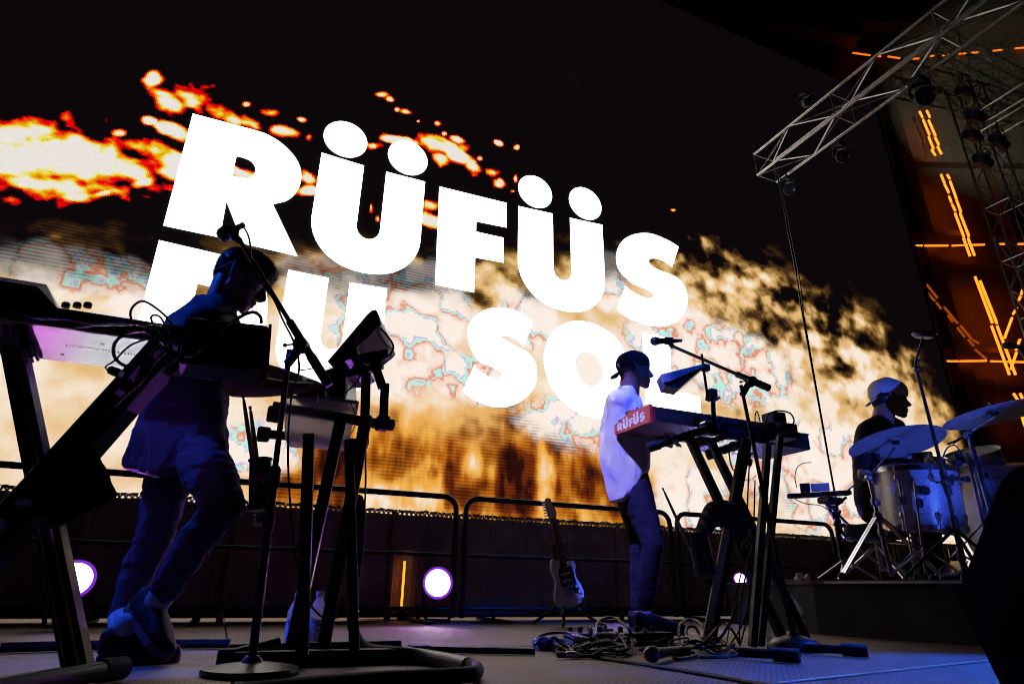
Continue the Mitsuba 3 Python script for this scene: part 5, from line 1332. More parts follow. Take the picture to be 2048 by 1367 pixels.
tb3 = thing('rag', 'crumpled blue lit rag on the riser left of the drums', 'rag')
obj(tb3, 'cloth', wrinkle(ball(at(1605, 1158, 4.4) * V3(1, 1, 0) + Z * (RH + 0.02), (0.045, 0.04, 0.028), 3), 0.02, 22), 'mat_paper', smooth=True)


def top(x, Y, z=RH):
    """Point on the riser's top under image column x at depth Y."""
    p = at(x, 1155, Y)
    return V3(p[0], p[1], z)


def drum(label, cat_, ctr_top, axis, r, h, shell, group=None, lugs=8, black_hoop=False, name='drum'):
    """Lathe from the top head downwards along axis."""
    d = thing(name, label, cat_, group)
    a = np.asarray(ctr_top, float)
    ax_ = unit(axis)
    obj(d, 'shell', lathe([(r * 0.98, 0.012), (r, 0.014), (r, h - 0.014), (r * 0.98, h - 0.012)], a, a + ax_, 48), shell)
    obj(d, 'batter_head', lathe([(0.002, 0.003), (r * 1.0, 0.003), (r * 1.015, 0.008), (r * 1.015, 0.012)], a, a + ax_, 48), 'mat_head')
    obj(d, 'resonant_head', lathe([(r * 1.015, h - 0.012), (r * 1.015, h - 0.006), (r * 1.0, h - 0.003), (0.002, h - 0.003)], a, a + ax_, 48), 'mat_head')
    for z in (0.0, h):
        s = 1 if z == 0 else -1
        obj(d, 'hoop', lathe([(r * 1.02, z + s * 0.028), (r * 1.05, z + s * 0.028), (r * 1.05, z - s * 0.004), (r * 1.02, z - s * 0.008), (r * 1.02, z + s * 0.028)], a, a + ax_, 48), CHROME)
    x_, y_, _ = frame(ax_)
    for k in range(lugs):
        q = k * 2 * math.pi / lugs + 0.2
        o = (x_ * math.cos(q) + y_ * math.sin(q))
        for z in (0.075, h - 0.075):
            c = a + ax_ * z + o * (r + 0.008)
            obj(d, 'lug', lathe([(0.004, -0.022), (0.011, -0.014), (0.013, 0), (0.011, 0.014), (0.004, 0.022)], c, c + ax_, 10), CHROME)
        obj(d, 'tension_rod', rod(a + ax_ * -0.004 + o * (r * 1.055), a + ax_ * 0.07 + o * (r + 0.012), 0.003, sides=6), CHROME)
        obj(d, 'tension_rod', rod(a + ax_ * (h + 0.004) + o * (r * 1.055), a + ax_ * (h - 0.07) + o * (r + 0.012), 0.003, sides=6), CHROME)
    return d


mat('mat_head', (0.7, 0.7, 0.7), 0.5)
mat('mat_sparkle', mikit.proc(lambda p, n, uv: mikit.mix((0.34, 0.34, 0.36), (0.75, 0.75, 0.78), mikit.smoothstep(0.35, 0.8, mikit.noise(p.x * 320, p.y * 320, p.z * 320)))), 0.28, 0.35, clearcoat=0.4)
ftc, ftb = at(1828, 945, 3.75), at(1850, 1052, 3.75)
FTH = 0.36
ft = drum('silver sparkle floor tom at the front of the drum kit', 'drum', ftc + V3(-0.0, 0, 0.02), unit(ftb - ftc + V3(0, 0.02, 0)), 0.222, FTH, 'mat_sparkle', None, name='floor_tom')
fax = unit(ftb - ftc + V3(0, 0.02, 0))
sx1, sy1, _ = frame(fax)
obj(ft, 'badge', lathe([(0.026, 0), (0.026, 0.003), (0.001, 0.004)], at(1850, 980, 3.53), at(1850, 980, 3.5), 24), BLACK)
for q, (px_, lx) in enumerate((((1806, 1000, 3.55), 1832), ((1838, 1005, 3.53), 1852), ((1905, 1000, 3.75), 1925))):
    p = at(*px_)
    obj(ft, 'leg', rod(p + Z * 0.12, top(lx, p[1] - 0.02), 0.006), CHROME)
    obj(ft, 'leg_bracket', obox(p, (0.035, 0.03, 0.05), bev=0.006), BLACK)
    obj(ft, 'rubber_foot', lathe([(0.008, 0.03), (0.014, 0.0)], top(lx, p[1] - 0.02), top(lx, p[1] - 0.02) + Z, 12), RUBBER)

tomc = at(1945, 905, 3.9)
drum('silver sparkle rack tom behind the cymbal stand at right', 'drum', tomc, unit(V3(0.3, 0.25, -1)), 0.15, 0.24, 'mat_sparkle', None, 6, name='rack_tom')
drum('dark snare drum behind the floor tom', 'drum', at(1800, 912, 4.1), unit(V3(0.1, 0.1, -1)), 0.175, 0.15, CHROME, None, 8, name='snare_drum')
bdc = at(2005, 1010, 3.75)
bd = drum('silver sparkle bass drum lying on its side, mostly hidden by the big black speaker', 'drum', bdc + V3(-0.12, 0.1, -.02), unit(V3(0.9, -0.35, 0.0)), 0.27, 0.42, 'mat_sparkle', None, 8, name='bass_drum')


def cymbal(label, c, nrm, r, name='cymbal'):
    k = thing(name, label, 'cymbal')
    n_ = unit(nrm)
    pr = [(0.006, 0.035), (r * 0.1, 0.033), (r * 0.17, 0.022), (r * 0.2, 0.016), (r * 0.5, 0.009), (r * 0.8, 0.001), (r, -0.008), (r * 0.998, -0.0095), (r * 0.8, -0.0005), (r * 0.5, 0.0075), (r * 0.2, 0.0145), (r * 0.165, 0.02), (r * 0.1, 0.031), (0.006, 0.0335)]
    obj(k, 'bronze', lathe(pr, c, c + n_, 64), 'mat_cym')
    obj(k, 'felt', lathe([(0.004, 0.034), (0.018, 0.036), (0.018, 0.05), (0.004, 0.052)], c, c + n_, 14), CAPBLACK)
    obj(k, 'lower_felt', lathe([(0.004, -0.002), (0.02, 0.004), (0.02, 0.018), (0.004, 0.02)], c - n_ * .012, c + n_, 14), CAPBLACK)
    obj(k, 'wing_nut', cat([rod(c + n_ * 0.05, c + n_ * 0.075, 0.007), bar(c + n_ * 0.07 - U * 0.018, c + n_ * 0.07 + U * 0.018, 0.006, 0.014, n_)]), CHROME)
    return c, n_


def groove(p, n, uv):
    return mikit.mix((0.5, 0.48, 0.46), (0.4, 0.38, 0.35), mikit.noise(p.x * 8, p.y * 8, p.z * 300))


mat('mat_cym', mikit.proc(groove), 0.42, 0.35)


def cymbal_stand(label, foot, ttop, boom=None, spread=0.3, legs=(0.6, 2.7, 4.8), hub=0.30, lower=None):
    s = thing('cymbal_stand', label, 'cymbal stand', None)
    foot, ttop = np.asarray(foot, float), np.asarray(ttop, float)
    L = ttop - foot
    obj(s, 'lower_tube', rod(foot + L * 0.03, foot + L * 0.45, 0.0145), CHROME)
    obj(s, 'middle_tube', rod(foot + L * 0.45, foot + L * 0.75, 0.0115), CHROME)
    obj(s, 'upper_tube', rod(foot + L * 0.75, ttop, 0.009), CHROME)
    for t in (0.45, 0.75):
        c = foot + L * t
        obj(s, 'clamp', lathe([(0.017, -0.02), (0.02, -0.015), (0.02, 0.015), (0.017, 0.02)], c, c + L, 14), STEEL)
        obj(s, 'wing_bolt', cat([rod(c, c + U * 0.04, 0.005), bar(c + U * 0.04 - Z * 0.016, c + U * 0.04 + Z * 0.016, 0.006, 0.012)]), CHROME)
    zh = hub
    hubp = foot + L * (zh / max(L[2], 1e-3))
    obj(s, 'hub', lathe([(0.018, -0.03), (0.024, -0.02), (0.024, 0.02), (0.018, 0.03)], hubp, hubp + Z, 14), STEEL)
    for a in legs:
        o = V3(math.cos(a), math.sin(a), 0)
        f_ = V3(foot[0], foot[1], 0) + o * spread + Z * (foot[2] + 0.015)
        obj(s, 'leg', cat([bar(hubp + o * 0.02 + np.cross(Z, o) * w_, f_ + np.cross(Z, o) * w_, 0.008, 0.014, np.cross(Z, o)) for w_ in (-0.009, 0.009)]), CHROME, smooth=False)
        obj(s, 'leg_strut', rod(foot + L * 0.05, hubp * 0.45 + f_ * 0.55, 0.006), CHROME)
        obj(s, 'rubber_foot', ball(f_, 0.02, 2), RUBBER)
    if boom is not None:
        obj(s, 'boom', rod(boom[0], boom[1], 0.0075), CHROME)
        obj(s, 'tilter', lathe([(0.012, -0.02), (0.018, -0.015), (0.018, 0.015), (0.012, 0.02)], ttop, ttop + V3(0, 1, 0), 14), STEEL)
    return s


rc = at(1792, 884, 3.62)
cymbal('blue lit ride cymbal in front of the drummer', rc, unit(V3(-0.04, 0.2, 1.0)), 0.262, 'ride_cymbal')
cymbal_stand('chrome cymbal stand with tripod legs left of the floor tom', top(1785, 3.6), at(1737, 955, 3.62), (at(1737, 955, 3.62), at(1788, 895, 3.62)), 0.33, (3.4, 5.6, 0.2, ), 0.33)
cc = at(1990, 826, 3.45)
cymbal('blue lit crash cymbal at the right edge, tilted', cc, unit(V3(-0.12, 0.08, 1.0)), 0.27, 'crash_cymbal')
cymbal_stand('chrome cymbal stand under the right crash cymbal', top(1998, 3.5), at(1936, 866, 3.55), (at(1905, 886, 3.6), at(1990, 832, 3.47)), 0.3, (0.6, 2.7, 4.8), 0.3)
for x0, y0, x1, y1, lab in ((1939, 880, 1992, 1080, 0), (1938, 905, 1975, 1080, 1)):
    pass
hh_ = thing('drum_hardware', 'chrome bars and clamps rising beside the rack tom', 'drum hardware')
obj(hh_, 'upright', rod(at(1940, 876, 3.45), at(2000, 1095, 3.45), 0.011), CHROME)
obj(hh_, 'upright', rod(at(1934, 905, 3.5), at(1978, 1095, 3.5), 0.008), CHROME)
for x, y in ((1938, 872), (1952, 925), (1966, 950), (1915, 925), (1930, 958)):
    obj(hh_, 'clamp', obox(at(x, y, 3.47), (0.05, 0.04, 0.035), bev=0.008), CHROME if y != 925 else PLASTIC)
obj(hh_, 'side_rod', rod(at(1895, 888, 3.6), at(1940, 868, 3.5), 0.006), BLACK)
obj(hh_, 'clip_microphone', rod(at(1915, 905, 3.6), at(1926, 925, 3.6), 0.02), PLASTIC)
obj(hh_, 'microphone_lead', cable([at(1885, 915, 3.6), at(1895, 895, 3.6), at(1910, 890, 3.6), at(1922, 905, 3.6)], 0.004), CABLE)

# sample pad on its stand
spd = thing('sample_pad', 'flat electronic sample pad on a stand left of the drums', 'drum pad')
sp0 = at(1574, 988, 4.2)
sp1 = at(1704, 990, 4.05)
sX = unit((sp1 - sp0) * V3(1, 1, 0)); sYv = np.cross(Z, sX)
spl = np.linalg.norm(sp1 - sp0)
tX = unit(sX + Z * 0.02)
obj(spd, 'case', obox((sp0 + sp1) / 2 + Z * 0.012 + sYv * 0.08, (spl, 0.2, 0.03), tX, unit(np.cross(np.cross(tX, sYv + Z * .1), tX)), unit(np.cross(tX, sYv + Z * .1)), 0.006), PLASTIC, smooth=False)
obj(spd, 'rear_panel', obox(at(1640, 974, 4.08), (0.11, 0.03, 0.05), tX, sYv, Z, 0.003), GREY, smooth=False)
obj(spd, 'raised_unit', obox(at(1610, 975, 4.08), (0.06, 0.05, 0.055), tX, sYv, Z, 0.003), PLASTIC, smooth=False)
sps = thing('pad_stand', 'black folding stand with crossed struts under the sample pad', 'stand')
hub_ = at(1662, 1010, 4.12)
ft0 = top(1690, 4.15)
obj(sps, 'mount', obox(hub_ + Z * 0.03, (0.14, 0.1, 0.04), bev=0.01), PLASTIC, smooth=False)
for a, b_ in (((1640, 995), (1668, 1018)), ((1692, 994), (1664, 1018)), ((1650, 1002), (1690, 1075)), ((1680, 1020), (1668, 1050)), ((1660, 1012), (1712, 1065))):
    obj(sps, 'strut', bar(at(*a, 4.12), at(*b_, 4.12), 0.014, 0.02, V3(0, -1, 0)), BLACK, smooth=False)
obj(sps, 'tube', rod(at(1668, 1010, 4.13), at(1683, 1110, 4.13), 0.016), BLACK)
obj(sps, 'lower_tube', rod(at(1683, 1110, 4.13), ft0, 0.013), BLACK)
for x in (1637, 1680, 1755):
    obj(sps, 'leg', bar(at(1690, 1118, 4.13), top(x, 4.05) + Z * 0.012, 0.012, 0.02, V3(0, -1, 0)), STEEL, smooth=False)
obj(sps, 'gooseneck', cable([at(1594, 975, 4.1), at(1590, 955, 4.1), at(1594, 935, 4.1), at(1606, 926, 4.1), at(1622, 924, 4.1)], 0.003), CABLE)
obj(sps, 'hi_hat_rod', rod(at(1690, 985, 4.1), at(1716, 962, 4.05), 0.005), CHROME)
obj(sps, 'loose_lead', cable([at(1588, 996, 4.1), at(1610, 1006, 4.1), at(1640, 1010, 4.1), at(1655, 1018, 4.1)], 0.003), CABLE)

# overhead microphone on its boom stand, in front of the drums
b3 = top(1932, 3.35)
ms3 = mic_stand('tall black boom stand crossing in front of the drum kit', b3, at(1890, 960, 3.35), at(1832, 735, 3.3), at(1897, 985, 3.35), 0.02, 0.009, plate=False)
obj(ms3, 'leg', rod(b3 + Z * 0.25, b3 + V3(-0.25, 0.1, 0.01), 0.009), BLACK)
obj(ms3, 'leg', rod(b3 + Z * 0.25, b3 + V3(0.2, 0.15, 0.01), 0.009), BLACK)
obj(ms3, 'leg', rod(b3 + Z * 0.25, b3 + V3(0.1, -0.2, 0.01), 0.009), BLACK)
oh = thing('overhead_microphone', 'disc shaped microphone on top of the tall boom stand', 'microphone')
obj(oh, 'gooseneck', cable([at(1834, 742, 3.3), at(1831, 725, 3.3), at(1838, 700, 3.3), at(1845, 676, 3.3)], 0.006), BLACK)
obj(oh, 'joint', cat([ball(at(1833, 737, 3.3), 0.018), ball(at(1838, 722, 3.3), 0.012)]), STEEL)
om = at(1848, 668, 3.3)
obj(oh, 'head', lathe([(0.002, -0.022), (0.045, -0.02), (0.062, -0.004), (0.06, 0.006), (0.04, 0.014), (0.002, 0.017)], om, om + unit(V3(0.12, -0.25, 1)), 28), PLASTIC)
obj(oh, 'rim', lathe([(0.058, 0.0055), (0.064, 0.002), (0.058, 0.0085)], om, om + unit(V3(0.12, -0.25, 1)), 28), CHROME)
om2 = thing('overhead_microphone', 'small microphone entering the frame at the right edge above the crash cymbal', 'microphone')
microphone(om2, at(2004, 690, 3.3), at(2052, 694, 3.3), 0.02)
obj(om2, 'clip', rod(at(2040, 696, 3.3), at(2056, 720, 3.3), 0.012), PLASTIC)
bk = thing('bass_pedal', 'small metal pedal plate on the riser right of the floor tom', 'pedal')
obj(bk, 'foot_board', bar(top(1898, 3.35) + Z * 0.02, top(1928, 3.6) + Z * 0.1, 0.08, 0.008, Z, 0.002), CHROME, smooth=False)
obj(bk, 'frame', cat([rod(top(1926, 3.6), top(1926, 3.6) + Z * 0.16, 0.007), rod(top(1926, 3.6) + Z * 0.14, top(1940, 3.7) + Z * 0.14, 0.006)]), CHROME)

tp_ = thing('floor_tape', 'thin pale tape line on the floor at the right front', 'tape')
ta_, tb__ = gnd(1555, 1364, 0.0035), gnd(1990, 1318, 0.0035)
obj(tp_, 'strip', bar(ta_, tb__, 0.012, 0.002, Z), 'mat_paper', smooth=False)
# ================================================================== BLACK FLOOR SPEAKER AT THE RIGHT EDGE
wd = thing('floor_speaker', 'large carpeted black stage speaker in the right foreground', 'speaker')
WY = 1.35
wa = np.array([at(x, y, WY) for x, y in [(2003, 962), (1914, 1190), (1990, 1345), (2040, 1450), (2200, 1500), (2210, 905), (2060, 928), (2024, 938)]])
wp = Polygon(wa[:, [0, 2]])
wz = wa[:, 2].min()
wm = []
for y0, ins in ((0.0, 0.012), (0.012, 0.0), (0.5, 0.0)):
    wm.append((y0, wp.buffer(-ins) if ins else wp))
hull_pts = []
mw = trimesh.creation.extrude_polygon(wp.buffer(-0.012).buffer(0.012), 0.6, engine='earcut')
v = mw.vertices.copy()
sh = v[:, 2:]
mw.vertices = np.hstack([v[:, :1] + sh * 0.86, WY + sh * 0.95, v[:, 1:2]])
mw.fix_normals()
low_ = mw.vertices[:, 2].min()
mw.vertices[:, 2] = np.maximum(mw.vertices[:, 2], 0.002)
obj(wd, 'cabinet', mw, CARPET, smooth=20)
pi = np.array([at(x, y, WY - 0.004) for x, y in [(2052, 1175), (1994, 1300), (2020, 1358), (2060, 1420), (2120, 1420), (2120, 1150)]])
pm = trimesh.creation.extrude_polygon(Polygon(pi[:, [0, 2]]), 0.01, engine='earcut')
v = pm.vertices.copy()
pm.vertices = np.hstack([v[:, :1], WY - 0.006 + v[:, 2:], np.maximum(v[:, 1:2], 0.004)])
pm.fix_normals()
obj(wd, 'side_plate', pm, PLASTIC, smooth=False)
for x, y in ((2030, 985), (1940, 1190)):
    c = at(x, y, WY - 0.001)
    obj(wd, 'corner_screw', lathe([(0.006, 0), (0.006, 0.002), (0.001, 0.003)], c, c - V3(0, 1, 0), 12), STEEL)

# ================================================================== PEOPLE
def headgroups(c, fwd, up, s=1.0):
    f = unit(fwd)
    l = unit(np.cross(up, f))
    u = np.cross(f, l)
    W = lambda x, y, z: np.asarray(c) + (f * x + l * y + u * z) * s
    B = lambda x, y, z, r: (W(x, y, z), r * s)
    sy = lambda x, y, z, r: [B(x, y, z, r), B(x, -y, z, r)]
    g = [
        [B(0.022, 0, 0.05, 0.076), B(-0.04, 0, 0.042, 0.079), B(-0.01, 0, 0.066, 0.068)] + sy(-0.015, 0.02, 0.02, 0.058),
        sy(0.06, 0.03, 0.032, 0.03) + sy(0.055, 0.036, -0.022, 0.029) + sy(0.046, 0.03, -0.072, 0.022) + sy(0.0, 0.047, 0.02, 0.03) + sy(-0.002, 0.046, -0.05, 0.022) + [B(0.074, 0.009, -0.1, 0.016), B(0.074, -0.009, -0.1, 0.016)],
        [B(0.09, 0, 0.016, 0.008), B(0.117, 0, -0.026, 0.0098), B(0.085, 0, -0.035, 0.012)] + sy(0.098, 0.013, -0.034, 0.0085),
        sy(0.088, 0.015, -0.058, 0.0075) + [B(0.097, 0, -0.056, 0.0082)],
        sy(0.086, 0.013, -0.071, 0.0075) + [B(0.0945, 0, -0.072, 0.0085)],
        sy(0.083, 0.03, 0.027, 0.0125) + [B(0.088, 0, 0.025, 0.011)],
        sy(0.076, 0.038, -0.012, 0.014),
    ]
    for q in (1, -1):
        g.append([B(-0.014, q * 0.074, 0.012, 0.012), B(-0.02, q * 0.083, 0.026, 0.012), B(-0.01, q * 0.078, -0.02, 0.009)])
    return g, W, (f, l, u)


def handgroups(wrist, d, pn, thumb, s=1.0, curl=0.5, spread=0.018):
    """wrist point, direction of the fingers, palm normal (fingers curl towards it), side of the thumb."""
    d, pn = unit(d), unit(pn)
    t = unit(np.cross(d, pn))
    t = t if t @ thumb > 0 else -t
    g = []
    kn = []
    w = np.asarray(wrist, float)
    for k, (o, L) in enumerate(zip((0.03, 0.01, -0.011, -0.03), (0.088, 0.093, 0.088, 0.078))):
        kn.append(w + (d * L + t * o) * s)
    g.append([(w, 0.024 * s), (w + t * 0.014 * s, 0.02 * s), (w - t * 0.014 * s, 0.02 * s)] + [(k, 0.0125 * s) for k in kn] + [(w + (d * 0.045 + t * 0.03) * s, 0.015 * s)])
    for k, (o, Ls) in enumerate(zip((0.03, 0.01, -0.011, -0.03), ((0.04, 0.026, 0.021), (0.045, 0.029, 0.022), (0.042, 0.027, 0.021), (0.032, 0.021, 0.019)))):
        p = kn[k]
        a = curl * (0.55 + 0.1 * k)
        dirv = d * 1.0 + t * spread * (1.5 - k)
        r = 0.0092 - 0.0004 * k
        for j, L in enumerate(Ls):
            v = unit(dirv * math.cos(a) + pn * math.sin(a))
            q = p + v * L * s
            g.append([(p, r * s), (q, (r - 0.001) * s)])
            p = q
            r -= 0.0009
            a += curl * (0.75 - 0.1 * j)
    p = w + (d * 0.022 + t * 0.026) * s
    for L, v, r in ((0.042, unit(d * 0.65 + t * 0.75 + pn * 0.25), 0.0125), (0.03, unit(d * 0.85 + t * 0.35 + pn * 0.45), 0.0105), (0.024, unit(d * 0.9 + pn * 0.5), 0.0092)):
        q = p + v * L * s
        g.append([(p, r * s), (q, (r - 0.001) * s)])
        p = q
    return g


def chain(*pr):
    """Hulls between successive (point, radius)."""
    return [[a, b] for a, b in zip(pr[:-1], pr[1:])]


def shoe(key, heel, toe, up, s=1.0):
    """Low black shoe from heel to toe with a rubber sole, up pointing out of the opening."""
    f = unit(np.asarray(toe, float) - heel)
    L = np.linalg.norm(np.asarray(toe, float) - heel)
    u = unit(up - f * (np.asarray(up) @ f))
    l = np.cross(u, f)
    h = np.asarray(heel, float)
    W = lambda x, y, z: h + f * x * L + l * y * s + u * z * s
    g = [[(W(0.12, 0, 0.045), 0.034 * s), (W(0.1, 0, 0.08), 0.03 * s), (W(0.3, 0, 0.07), 0.034 * s), (W(0.35, 0.008, 0.04), 0.036 * s), (W(0.35, -0.008, 0.04), 0.036 * s)],
         [(W(0.3, 0, 0.07), 0.034 * s), (W(0.35, 0, 0.04), 0.038 * s), (W(0.7, 0.014, 0.036), 0.032 * s), (W(0.7, -0.014, 0.036), 0.032 * s)],
         [(W(0.7, 0.014, 0.036), 0.03 * s), (W(0.7, -0.014, 0.036), 0.03 * s), (W(0.9, 0.006, 0.03), 0.024 * s), (W(0.9, -0.006, 0.03), 0.024 * s)]]
    obj(key, 'shoe', blend(g, 0.012, 3), SHOE, smooth=True)
    out = []
    for t in np.linspace(0, 2 * math.pi, 28)[:-1]:
        x, y = math.cos(t), math.sin(t)
        w_ = 0.037 + 0.008 * math.exp(-((x - 0.4) / 0.35) ** 2)
        out.append((0.5 + 0.51 * math.copysign(abs(x) ** 0.8, x), w_ * math.copysign(abs(y) ** 0.75, y)))
    sole = trimesh.creation.extrude_polygon(Polygon([(a * L, b) for a, b in out]), 0.024 * s)
    v = sole.vertices
    sole.vertices = h + f * v[:, :1] + l * v[:, 1:2] * s + u * v[:, 2:]
    sole.fix_normals()
    k = f'{key}__shoe' if COUNT[key + '__shoe'] == 1 else f'{key}__shoe_001'
    obj(k, 'sole', sole, 'mat_sole', smooth=False)
    obj(k, 'laces', cat([rod(W(0.4 + 0.07 * q, 0.018, 0.078 - 0.006 * q), W(0.43 + 0.07 * q, -0.018, 0.078 - 0.006 * q), 0.003, sides=6) for q in range(4)]), CABLE)


mat('mat_sole', (0.05, 0.048, 0.05), 0.6)
mat('mat_black_shirt', mikit.proc(lambda p, n, uv: mikit.mix((0.014, 0.013, 0.015), (0.025, 0.023, 0.026), mikit.fbm(p.x * 25, p.y * 25, p.z * 25, 3))), 0.85, 0, 0.15)
mat('mat_skin_lips', (0.3, 0.11, 0.09), 0.45)


def eyes(key, W, s=1.0):
    for q in (1, -1):
        obj(key, 'eye', ball(W(0.0795, q * 0.031, 0.004), 0.0125 * s, 2), EYE, smooth=True)


def strands(mesh, n, L, lean, seed, r=0.0011):
    """Short hairs standing on the surface, leaning along a direction."""
    g_ = np.random.default_rng(seed)
    fi = g_.choice(len(mesh.faces), n, p=mesh.area_faces / mesh.area_faces.sum())
    w = g_.dirichlet((1, 1, 1), n)
    p = (mesh.vertices[mesh.faces[fi]] * w[:, :, None]).sum(1)
    nn = mesh.face_normals[fi]
    d = nn * 0.8 + np.asarray(lean) + g_.normal(0, 0.3, (n, 3))
    d /= np.linalg.norm(d, axis=1, keepdims=True)
    tip = p + d * (L * g_.uniform(0.5, 1.1, n))[:, None]
    a = np.cross(d, nn + 1e-3)
    a /= np.linalg.norm(a, axis=1, keepdims=True) + 1e-9
    b2 = np.cross(d, a)
    v = np.stack([p + a * r, p - a * r * 0.5 + b2 * r * 0.8, p - a * r * 0.5 - b2 * r * 0.8, tip], 1).reshape(-1, 3)
    k = np.arange(n)[:, None] * 4
    f = np.concatenate([k + [0, 1, 3], k + [1, 2, 3], k + [2, 0, 3]], 0)
    return trimesh.Trimesh(v, f, process=False)


# ------------------------------------------------------------------ the left musician, bent over his instruments
p1 = thing('person', 'musician in dark blue shirt and jeans bending over the left stand, one heel lifted', 'person')
DY = -0.02
A = lambda x, y, Y: at(x, y, Y + DY)
hc1 = A(483, 562, 2.28)
pit, yw = math.radians(-25), math.radians(10)
f1_ = V3(math.cos(pit) * math.cos(yw), math.cos(pit) * math.sin(yw), math.sin(pit))
hg, W1, ax1 = headgroups(hc1, f1_, Z, 1.03)
nb = A(440, 618, 2.28)
shR, shL = A(408, 648, 2.10), A(432, 640, 2.43)
elR, wrR = A(472, 772, 2.04), A(585, 776, 2.22)
elL, wrL = A(520, 742, 2.50), A(612, 766, 2.42)
hipR, knR, anR = A(388, 890, 2.19), A(450, 1006, 1.98), A(317, 1200, 2.10)
hipL, knL, anL = A(355, 890, 2.36), A(309, 1076, 2.30), A(243, 1238, 2.26)
g = list(hg)
g += chain((W1(-0.035, 0, -0.03), 0.062), (nb, 0.066), (A(395, 690, 2.27), 0.085))
g += [[(shR, 0.05), (shL, 0.05), (A(375, 720, 2.27), 0.1)], [(A(375, 720, 2.27), 0.1), (A(365, 810, 2.27), 0.1)], [(A(365, 810, 2.27), 0.1), (hipR, 0.085), (hipL, 0.085)]]
g += chain((shR, 0.05), (elR, 0.038)) + chain((elR, 0.038), (elR * 0.6 + wrR * 0.4, 0.037), (wrR, 0.025))
g += chain((shL, 0.05), (elL, 0.038)) + chain((elL, 0.038), (elL * 0.6 + wrL * 0.4, 0.037), (wrL, 0.025))
g += handgroups(wrR, unit(A(640, 772, 2.3) - wrR), V3(0.1, 0.2, -1), V3(0, 1, 0.1), 1.0, 0.55)
g += handgroups(wrL, unit(A(660, 776, 2.36) - wrL), V3(0.1, -0.1, -1), V3(0, -1, 0.1), 1.0, 0.5)
g += chain((hipR, 0.07), (knR, 0.045), (anR, 0.03)) + chain((hipL, 0.07), (knL, 0.045), (anL, 0.03))
g += chain((anL, 0.03), (A(240, 1285, 2.25), 0.03))
obj(p1, 'body', blend(g, 0.012, 3), SKIN, smooth=True)
eyes(p1, W1)
hair = blend([[(W1(0.02, 0, 0.058), 0.08), (W1(-0.042, 0, 0.046), 0.083), (W1(-0.01, 0, 0.074), 0.071), (W1(0.052, 0.02, 0.08), 0.04), (W1(0.052, -0.02, 0.08), 0.04), (W1(0.078, 0.015, 0.085), 0.022), (W1(0.078, -0.015, 0.085), 0.022), (W1(-0.06, 0, -0.0), 0.055)]], 0.008, 3,
             cut=[[(W1(0.2, 0.1, -0.02), 0.08), (W1(0.2, -0.1, -0.02), 0.08), (W1(0.035, 0.1, -0.06), 0.07), (W1(0.035, -0.1, -0.06), 0.07)], [(W1(-0.02, 0.12, -0.1), 0.06), (W1(-0.02, -0.12, -0.1), 0.06), (W1(-0.2, 0, -0.12), 0.06)]])
hm_ = wrinkle(hair, 0.004, 70, octaves=2)
obj(p1, 'hair', cat([hm_, strands(hm_, 5000, 0.014, f1_ * 0.5 + Z * 0.25, 4)]), HAIR, smooth=True)
obj(p1, 'earphone_wire', cable([W1(-0.02, -0.083, 0.035), W1(-0.035, -0.086, 0.03), W1(-0.06, -0.074, 0.0), W1(-0.085, -0.05, -0.015), W1(-0.105, -0.02, -0.025)], 0.0022), GREY)
sg = [[(shR, 0.078), (shL, 0.078), (A(436, 622, 2.27), 0.066), (A(412, 624, 2.27), 0.07), (A(372, 656, 2.27), 0.075), (A(418, 735, 2.25), 0.085), (A(345, 745, 2.27), 0.075)],
      [(A(418, 735, 2.25), 0.085), (A(345, 745, 2.27), 0.075), (shR, 0.06), (A(306, 850, 2.18), 0.05), (A(306, 850, 2.38), 0.05), (A(415, 850, 2.16), 0.06), (A(415, 850, 2.36), 0.06)],
      [(A(306, 850, 2.18), 0.05), (A(306, 850, 2.38), 0.05), (A(415, 850, 2.16), 0.06), (A(415, 850, 2.36), 0.06), (A(258, 925, 2.2), 0.018), (A(266, 928, 2.40), 0.018), (A(320, 942, 2.08), 0.018), (A(438, 906, 2.10), 0.02), (A(445, 908, 2.36), 0.02)]]
sg += chain((shR, 0.075), (A(452, 738, 2.055), 0.062)) + chain((shL, 0.075), (A(492, 706, 2.48), 0.06))
obj(p1, 'shirt', wrinkle(wrinkle(blend(sg, 0.012, 8), 0.011, 7, (1, 1, 0.5), 3), 0.004, 24, (1, 1, 0.6), 5), NAVY, smooth=True)
jg = [[(hipR, 0.088), (hipL, 0.088), (A(370, 845, 2.27), 0.095)]] + chain((hipR, 0.088), (knR * 0.55 + hipR * 0.45, 0.078), (knR, 0.06), (knR * 0.6 + anR * 0.4 + V3(-0.012, 0, 0), 0.053), (knR * 0.12 + anR * 0.88, 0.042)) + chain((hipL, 0.088), (knL * 0.5 + hipL * 0.5, 0.077), (knL, 0.059), (knL * 0.6 + anL * 0.4 + V3(-0.012, 0, 0), 0.053), (knL * 0.08 + anL * 0.92, 0.041))
obj(p1, 'jeans', wrinkle(wrinkle(blend(jg, 0.011, 6), 0.007, 12, (0.5, 0.5, 2.2), 2), 0.004, 34, (0.5, 0.5, 1.6), 4), JEANS, smooth=True)
obj(p1, 'sock', blend(chain((knR * 0.14 + anR * 0.86, 0.04), (anR + (anR - knR) * 0.1, 0.037)), 0.012, 2), SOCK, smooth=True)
gl = gnd(243, 1312) 
heelL, toeL = gnd(190, 1330) + Z * 0.002, gnd(358, 1322) + Z * 0.002
anL2 = heelL + (toeL - heelL) * 0.24 + Z * 0.1
obj(p1, 'sock', blend(chain((anL, 0.041), (anL2, 0.039)), 0.012, 2), SOCK, smooth=True)
shoe(p1, heelL, toeL, Z, 0.92)
heelR, toeR = A(252, 1218, 2.12), A(326, 1336, 2.06)
toeR[2] = max(toeR[2], 0.012)
